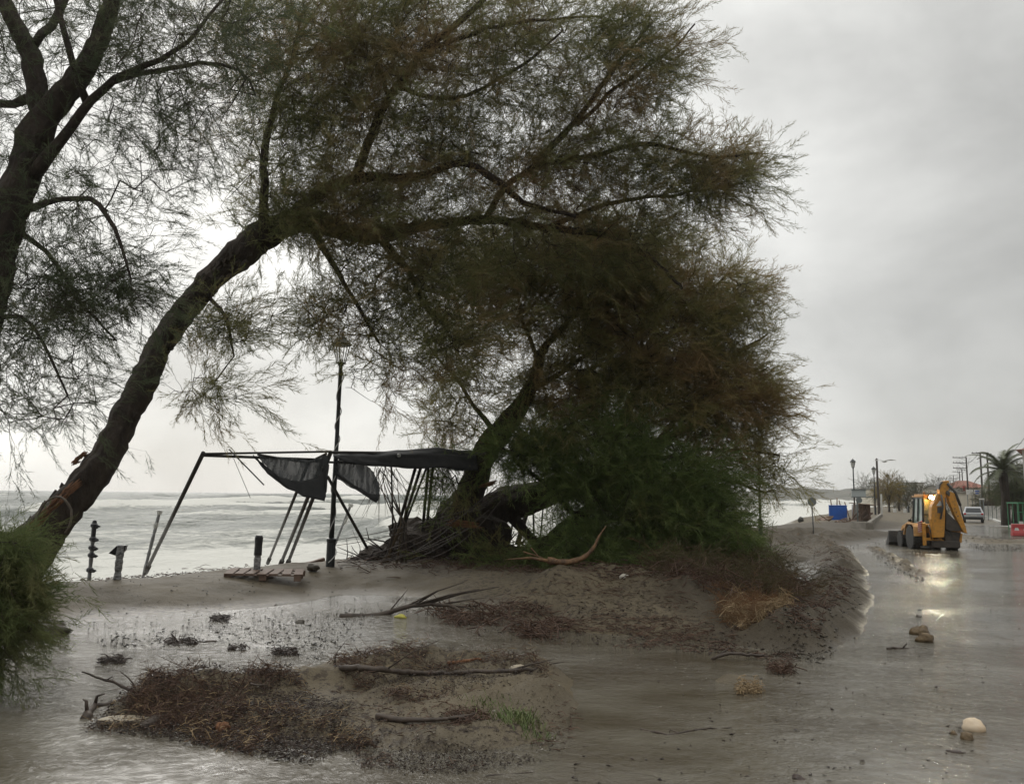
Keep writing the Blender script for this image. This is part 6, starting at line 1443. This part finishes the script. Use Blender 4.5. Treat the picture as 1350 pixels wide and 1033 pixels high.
def small_tree(px, top, bot, rx, D, label, mat, n=420, sc=(0.7, 1.4), tw=0.16, lean=0, seed=1, cat='tree', zb_=0.1, cz=0.6):
    p = at(px, bot, D); t = thing('roadside_tree', label, cat, (p.x, D, zb_)); r = np.random.default_rng(seed)
    ht = (bot - top) * D / FPX; R_ = rx * D / FPX
    MB().tube([(0, 0, -0.1), (0.03, 0, ht * 0.25), (lean, 0, ht * 0.6)], [tw, tw * 0.75, tw * 0.4], 8).build('trunk', M['bark'], t, smooth=True)
    m = MB(); 
    for k in range(9): 
        a = k * 2.4; m.tube([(lean * .5, 0, ht * 0.35), (R_ * .4 * math.cos(a), R_ * .4 * math.sin(a), ht * 0.6), (R_ * .75 * math.cos(a), R_ * .75 * math.sin(a), ht * (0.62 + 0.03 * k))], [tw * .4, tw * .25, tw * .08], 5)
    m.build('branches', M['branch'], t, smooth=True)
    v = r.normal(size=(n, 3)); v /= np.linalg.norm(v, axis=1, keepdims=True); v *= r.random((n, 1)) ** 0.45
    lob = 1 + 0.3 * fbm(v[:, 0] * 2 + seed, v[:, 2] * 2, 3, seed)[:, None]
    hz = ht * (1 - cz) ; P = v * lob * [R_, R_ * 0.9, ht * cz / 2] + [lean, 0, ht * (1 - cz / 2)]
    bake_sprays('crown', P, v + r.normal(size=(n, 3)) * 0.5, r.uniform(*sc, n), M[mat], t, seed=seed); return t
small_tree(1173, 641, 688, 12, 112, 'tree with yellowing leaves standing behind the white columns', 'fol_yellow', 300, (0.9, 1.6), seed=41, cz=.55)
small_tree(1160, 645, 686, 12, 120, 'bare grey brown tree left of the yellowing tree', 'fol_far', 90, (0.9, 1.6), seed=42)
small_tree(1186, 648, 686, 10, 125, 'dark shrubby tree right of the yellowing tree', 'fol_far', 260, (0.9, 1.5), seed=43, cz=.8)
small_tree(1197, 650, 685, 10, 140, 'small dark tree before the pale far house', 'fol_far', 240, (1.0, 1.7), seed=44, cz=.8)
small_tree(1212, 652, 684, 12, 150, 'dark roadside tree seen over the digger hood', 'fol_far', 260, (1.0, 1.8), seed=45, cz=.85)
small_tree(1254, 652, 686, 10, 130, 'dark tree seen under the folded digger arm', 'fol_far', 240, (1.0, 1.7), seed=46, cz=.85)
small_tree(1285, 655, 683, 11, 128, 'low green tree right behind the parked car', 'fol_far', 240, (1.0, 1.6), seed=47, cz=.85)
small_tree(1300, 654, 684, 10, 105, 'dark shrub by the kerb right of the parked car', 'fol_far', 260, (0.9, 1.4), seed=48, cz=.9)
small_tree(1343, 616, 690, 28, 73, 'round dense evergreen street tree on a thick trunk at the right edge', 'fol_round', 2600, (0.45, 0.9), tw=0.62, seed=49, cz=.70)
for k, px in enumerate((1140, 1150, 1172, 1190, 1228, 1236, 1246, 1262)):
    small_tree(px, 641 + (k * 5) % 6, 676, 9, 280 + 8 * k, ['hazy far tree behind the hut wreck', 'hazy far tree behind the plain pole', 'hazy far tree behind the yellowing tree', 'hazy far tree right of the white columns', 'hazy far tree above the long white building', 'hazy far tree beside the digger knuckle', 'hazy far tree right of the digger knuckle', 'hazy far tree left of the red banner'][k], 'fol_far', 130, (1.6, 3.0), seed=60 + k, cz=.8)
# palm
pp = at(1326, 690, 68); palm = thing('palm_tree', 'date palm with arching fronds rising behind the round street tree', 'tree', (pp.x, 68, 0.1))
zc = at(1326, 620, 68).z - 0.1
MB().tube([(0, 0, 0), (0.1, 0, zc * .5), (0, 0, zc)], [0.36, 0.30, 0.34], 12, jit=0.06).build('trunk', M['bark'], palm)
rr = random.Random(5)
for k in range(26):
    a = k * 2.399; el = R(80 - 95 * (k / 25) + rr.uniform(-8, 8)); L = 3.0 * rr.uniform(.85, 1.1); m = MB(); P = []
    for j in range(9):
        u = j / 8; e2 = el - R(75) * u * u; P.append((Vector((0, 0, zc)) if not P else P[-1][0] + Vector((math.cos(a) * math.cos(e2), math.sin(a) * math.cos(e2), math.sin(e2))) * L / 8, u))
    m.tube([q[0] for q in P], [0.05 * (1 - q[1] * .8) for q in P], 4)
    for j in range(1, 33):
        u = j / 33; i0 = min(7, int(u * 8)); f = u * 8 - i0; c = P[i0][0].lerp(P[i0 + 1][0], f); tt = (P[i0 + 1][0] - P[i0][0]).normalized(); sd2 = tt.cross(Vector((0, 0, 1))).normalized()
        for s in (-1, 1):
            e = c + (sd2 * s * 0.8 + tt * 0.6 + Vector((0, 0, -0.15 - .15 * rr.random()))) * (0.62 * math.sin(math.pi * (0.12 + 0.85 * u))); w = tt * 0.05
            m.add([c - w, c + w, e], [(0, 1, 2)])
    m.build('frond', M['palm'], palm)
# kerb, pavement, fence, barrier, kiosk frame on the right
kp = [gp(1345, 700, 0.0), gp(1326, 692, 0.0), gp(1302, 682, 0.0)]
k0, k1 = Vector((kp[0].x + 1.5, kp[0].y - 8, 0)), Vector((kp[0].x + 26, kp[0].y + 60, 0))
kerbA = gp(1352, 703); kerbB = gp(1290, 678.5)
dk = (kerbB - kerbA); nk = Vector((dk.y, -dk.x, 0)).normalized()
m = MB()
for i in range(24):
    a = kerbA + dk * (i / 24 + 0.002); b = kerbA + dk * ((i + 1) / 24 - 0.002); m.prism([a, b, b + nk * 0.28, a + nk * 0.28], (0, 0, 0.17))
pv = m.build('kerb', M['white']); tag(pv, None, None, None, 'structure')
o = MB().prism([kerbA + nk * 0.3, kerbB + nk * 0.3, kerbB + nk * 9, kerbA + nk * 9], (0, 0, 0.15)).build('pavement', M['concrete']); tag(o, None, None, None, 'structure')
fe = thing('picket_fence', 'pale picket fence behind the trunk of the round street tree', 'fence', at(1300, 690, 88))
for k in range(44):
    px = 1298 + k * 1.35; a = at(px, 684, 88); MB().box((a.x, 88, 0.75), (0.06, 0.03, 1.5)).build('picket', M['white'] if k % 4 else M['signback'], fe, world=True)
for z in (0.35, 1.25): a, b = at(1297, 684, 88), at(1358, 684, 88); MB().box(((a.x + b.x) / 2, 88.04, z), (b.x - a.x, 0.04, 0.06)).build('rail', M['signback'], fe, world=True)
p = gt(1346, 707); br = thing('barrier', 'red plastic water filled barrier cut by the right edge', 'barrier', (p.x, p.y, max(p.z, 0)), R(-12))
for j, x in enumerate((0.0, 1.05)):
    MB().prism([(x - 0.5, -0.22, 0), (x - 0.5, 0.22, 0), (x - 0.5, 0.20, 0.18), (x - 0.5, 0.10, 0.42), (x - 0.5, 0.09, 0.72), (x - 0.5, -0.09, 0.72), (x - 0.5, -0.10, 0.42), (x - 0.5, -0.20, 0.18)], (0.98, 0, 0)).build('barrier_block', M['red'], br, bevel=0.04, bseg=2)
    for s in (-.25, .25): MB().prism([(x + s - 0.15, -0.13, 0.28), (x + s + 0.15, -0.13, 0.28), (x + s + 0.08, -0.105, 0.5), (x + s - 0.08, -0.105, 0.5)], (0, -0.012, 0)).build('recess', M['white'], br)
kk = thing('kiosk_frame', 'small green metal stall frame with white panels behind the red barrier', 'stall', at(1346, 695, 60))
for px in (1343, 1350, 1358):
    a = at(px, 694, 60); MB().box((a.x, 60, 0.95), (0.045, 0.045, 1.9)).build('post', M['greenpaint'], kk, world=True); MB().box((a.x, 61.2, 0.95), (0.045, 0.045, 1.9)).build('post', M['greenpaint'], kk, world=True)
a, b = at(1341, 663, 60), at(1362, 663, 60); MB().box(((a.x + b.x) / 2, 60.6, 1.95), (b.x - a.x, 1.4, 0.09)).build('top_panel', M['greenpaint'], kk, world=True)
MB().box(((a.x + b.x) / 2, 60.05, 1.3), (b.x - a.x, 0.05, 0.06)).build('rail', M['greenpaint'], kk, world=True); MB().box(((a.x + b.x) / 2, 60.02, 0.4), (b.x - a.x, 0.05, 0.5)).build('white_panel', M['white'], kk, world=True)

# ------------------------------------------------------------------ shore side: signs, container, hut wreck, wall, columns
p = gt(1072, 712); sg = thing('road_sign', 'round road sign seen from behind on a slim post, standing at the mud ridge', 'road sign', (p.x, p.y, p.z - 0.1))
D = p.y; hz = at(1072, 661, D).z - p.z + 0.1
MB().tube([(0.05, 0, 0), (-0.02, 0, hz + 0.33)], 0.035, 8).build('post', M['grey_pipe'], sg, smooth=True)
MB().lathe([(0.23, 0.0), (0.23, -0.02), (0.22, -0.03)], (-0.02, -0.06, hz), 24, 'Y').build('sign_disc', M['signback'], sg)
D = 55; p = at(1131.5, 700, D); sf = thing('sign_frame', 'pale blank sign panel in a T-shaped frame left of the low wall, dark disc below', 'sign', (p.x, D, 0.05))
MB().tube([(0, 0, 0), (0, 0, at(1131.5, 645, D).z)], 0.05, 8).build('post', M['signback'], sf, smooth=True)
a, b = at(1122, 645.5, D), at(1141, 654.5, D)
MB().box(((a.x + b.x) / 2, D - 0.06, (a.z + b.z) / 2), (b.x - a.x, 0.04, a.z - b.z)).build('panel', M['signface'], sf, world=True)
for y in (645.3, 654.6): q, q2 = at(1121.5, y, D), at(1152 if y > 650 else 1141, y, D); MB().box(((q.x + q2.x) / 2, D - 0.09, q.z), (q2.x - q.x, 0.06, 0.06)).build('rail', M['signback'], sf, world=True)
MB().lathe([(0.2, 0.0), (0.2, -0.03)], at(1131.5, 659, D) + Vector((0, -0.12, 0)), 20, 'Y').build('sign_disc', M['signback'], sf, world=True)
D = 68; a, b = at(1090, 667, D), at(1116.5, 687, D); bl = thing('container', 'bright blue tarpaulin box standing on the beach behind the round road sign', 'container', ((a.x + b.x) / 2, D, b.z), R(-20))
w = b.x - a.x; h = a.z - b.z
MB().box((0.08, 0, h / 2 + 0.05), (w * 0.86, 1.2, h)).build('body', M['blue'], bl, bevel=0.03)
MB().box((0.08, 0, h + 0.07), (w * 0.89, 1.25, 0.05)).build('top_rim', M['blue'], bl, bevel=0.01)
MB().box((0.08, -0.615, h / 2), (w * 0.80, 0.03, h * 0.86)).build('front_panel', M['blue'], bl, bevel=0.01)
for x in (-.6, -.2, .25, .65): MB().box((0.08 + x, 0, -0.08), (0.07, 1.0, 0.30)).build('leg', M['signback'], bl)
for i, (x0, y0, x1, y1, lab) in enumerate([(1098, 667, 1095, 658, 'short leaning stick left above the blue box'), (1103.5, 667, 1103.5, 656, 'upright stick above the blue box'), (1112, 669, 1106, 659, 'leaning stick right above the blue box'), (1122.5, 677, 1113.5, 661.5, 'long leaning pole right of the blue box')]):
    A, B = at(x0, y0 + 14, 70 + i * .3), at(x1, y1, 70 + i * .3); o = MB().tube([A, B], 0.045, 6).build('leaning_pole', M['boat'], smooth=True); tag(o, lab, 'pole')
# beached plank boat
D = 66; a = at(1074, 688, D); bt = thing('rowing_boat', 'small brown boat hull tipped on the sand left of the blue box', 'boat', (a.x, D, a.z), R(-5)); bt.rotation_euler = (R(15), R(-17), R(-5))
m = MB(); rings = []
for k in range(9):
    u = k / 8 * 2 - 1; ww = 0.42 * (1 - abs(u) ** 2.5) + 0.02; rings.append([(0.75 + u * 0.78, math.cos(t) * ww, -math.sin(t) * 0.26 * (1 - abs(u) ** 3 * .8) + 0.05) for t in np.linspace(0, math.pi, 9)])
V = [q for r_ in rings for q in r_]; Fs = [(i * 9 + j, (i + 1) * 9 + j, (i + 1) * 9 + j + 1, i * 9 + j + 1) for i in range(8) for j in range(8)]
m.add(V, Fs); hb = m.build('hull', M['boat'], bt, smooth=True); s_m = hb.modifiers.new('solid', 'SOLIDIFY'); s_m.thickness = 0.03
MB().box((0.75, 0, 0.045), (0.5, 0.62, 0.03)).build('thwart', M['wood'], bt)
lump('beach_stone', 1056, 688, (0.22, 0.15, 0.22), 'darkstone', 'dark upright stone on the shore left of the small boat', 'stone', 51, sink=0.2)
lump('beach_stone', 1059, 699, (0.25, 0.18, 0.12), 'stone', 'flat stone in the sand left of the round road sign', 'stone', 52)
# hut wreck
D = 66; p = at(1138, 688, D); hw = thing('beach_hut', 'collapsed wooden beach shelter with sagging plank roof behind the sign frame', 'hut', (p.x, D, p.z - 0.2))
for k in range(8):
    a, b = at(1120 + k * 1.2, 662.5 + k * 0.15, D + 0.35 * k - 1.2), at(1150 + k * 0.6, 665.5 + k * .1, D + 0.35 * k - 1.2); MB().bar(a, b, 0.30, 0.05).build('roof_plank', M['boat'] if k % 2 else M['wood'], hw, world=True)
for (x0, y0, x1, y1, w) in [(1124, 688, 1126, 664, .09), (1133, 688, 1134, 664, .09), (1147, 687, 1146, 665, .09), (1120, 688, 1133, 672, .10), (1128, 689, 1143, 670, .10), (1150, 687, 1141, 668, .08), (1119, 690, 1136, 678, .14), (1126, 690, 1150, 676, .14)]:
    MB().bar(at(x0, y0, D), at(x1, y1, D + .3), w).build('beam', M['wood'], hw, world=True)
MB().box(((at(1147, 680, D).x), D + 0.8, at(1147, 676, D).z), (0.55, 0.6, 1.4)).build('wall_panel', M['boat'], hw, world=True, bevel=.02)
MB().box(((at(1137, 680, D).x), D + 1.2, at(1137, 675, D).z), (0.55, 0.3, 1.2)).build('wall_panel', M['white'], hw, world=True, bevel=.02)
wreckp = thing('timber_pile', 'heap of broken timber on the sand between the blue box and the low wall', 'timber', at(1118, 690, 63))
rr = random.Random(9)
for k in range(26):
    a = at(rr.uniform(1095, 1132), rr.uniform(686, 691), rr.uniform(61, 66)); d = Vector((rr.uniform(-1, 1), rr.uniform(-.4, .4), rr.uniform(-.15, .4))) * rr.uniform(.5, 1.5); MB().bar(a, a + d, rr.uniform(.06, .16), 0.05).build('timber', M['wood'] if k % 2 else M['boat'], wreckp, world=True)
# low wall
wa, wb, wc = at(1122, 700, 56), at(1147, 700, 53), at(1164, 690, 84)
lw = thing('low_wall', 'low stained concrete wall along the ramp beside the sign frame', 'wall', (wb.x, wb.y, 0))
for (a, b) in ((wa, wb), (wb, wc)):
    d = Vector((b.x - a.x, b.y - a.y, 0)); n = Vector((d.y, -d.x, 0)).normalized() * -0.25; N_ = max(1, int(d.length / 3))
    for i in range(N_):
        p0 = Vector((a.x, a.y, -0.2)) + d * ((i + .004) / N_); p1 = Vector((a.x, a.y, -0.2)) + d * ((i + .996) / N_); MB().prism([p0, p1, p1 + n, p0 + n], (0, 0, 0.86)).build('wall_panel', M['concrete'], lw, world=True, bevel=0.02)
D = 88; cl = thing('white_columns', 'pair of tall white columns beside the plain dark pole', 'columns', at(1161.5, 685, D))
for px in (1159.3, 1163): a = at(px, 684, D); b = at(px, 648.5 if px < 1160 else 651, D); MB().box((a.x, D, (b.z) / 2), (0.14, 0.16, b.z)).build('column', M['white'], cl, world=True, bevel=.01)
for (x, y, lab) in ((1180, 680, 'small white bollard at the head of the ramp'), (1193, 677, 'white box by the road left of the digger cab')):
    a = at(x, y, 110); o = MB().box((0, 0, .3), (0.35, 0.3, 0.6)).build('white_box', M['white'], bevel=.03); o.location = (a.x, 110, 0.25); tag(o, lab, 'box')
p = gt(986, 716); bn = thing('litter_bin', 'dark square bin with a flat lid at the right foot of the fallen crown', 'bin', (p.x, p.y, p.z - 0.1))
hz = at(986, 692, p.y).z - p.z + .1
MB().box((0, 0, hz / 2), (0.30, 0.30, hz)).build('body', M['polewood'], bn, bevel=.015); MB().box((0, 0, hz), (0.38, 0.38, 0.06)).build('lid', M['polewood'], bn, bevel=.01)
for x in (-.12, -.04, .04, .12): MB().box((x, -0.158, hz * .5), (0.06, 0.02, hz * .8)).build('slat', M['wood'], bn)
# gull
gl = thing('gull', 'small pale gull gliding in the grey sky right of the plain pole', 'bird', at(1166, 608, 70))
MB().blob((0, 0, 0), (0.24, 0.09, 0.08), amp=0.05).build('body', M['white'], gl, smooth=True)
for s in (-1, 1): MB().prism([(0.05, 0, 0.03), (-0.02, s * .02, 0.05), (-0.30 if s > 0 else 0.34, s * .45, 0.14), (-0.62 if s > 0 else 0.66, s * .75, 0.06), (-0.30 if s > 0 else 0.40, s * .38, 0.10)], (0, 0, 0.02)).build('wing', M['white'], gl)

# hills beyond the bay
HX = np.linspace(150, 1500, 220); HY = np.linspace(560, 1100, 60); A_, B_ = np.meshgrid(HX, HY)
rid = np.exp(-((B_ - 820) / 130) ** 2)
top = 9 + 11 * sst(380, 620, A_) + 10 * fbm(A_ * 0.010, B_ * 0.006, 4, 120) + 4 * fbm(A_ * 0.06, B_ * 0.05, 3, 123)
edge = sst(150, 300, A_)
Hh = np.maximum(top, 3) * rid * edge - 1.5
idx = np.arange(A_.size).reshape(A_.shape); F = np.stack([idx[:-1, :-1], idx[:-1, 1:], idx[1:, 1:], idx[1:, :-1]], -1).reshape(-1, 4)
tag(link('hills', np_mesh('hills', np.stack([A_.ravel(), B_.ravel(), Hh.ravel()], -1), F, True), M['hill']), kind='structure')

# ------------------------------------------------------------------ haze over the bay
hm = bpy.data.materials.new('sea_haze'); hm.use_nodes = True; hn = hm.node_tree.nodes; hn.clear()
ho = hn.new('ShaderNodeOutputMaterial'); pvn = hn.new('ShaderNodeVolumePrincipled'); pvn.inputs['Color'].default_value = (0.97, 0.975, 0.98, 1); pvn.inputs['Density'].default_value = 0.0003; pvn.inputs['Anisotropy'].default_value = 0.45
hm.node_tree.links.new(pvn.outputs[0], ho.inputs['Volume'])
hz_ = MB().box((-300, 720, 14.5), (5200, 1640, 39)).build('haze', hm); tag(hz_, None, None, None, 'stuff')
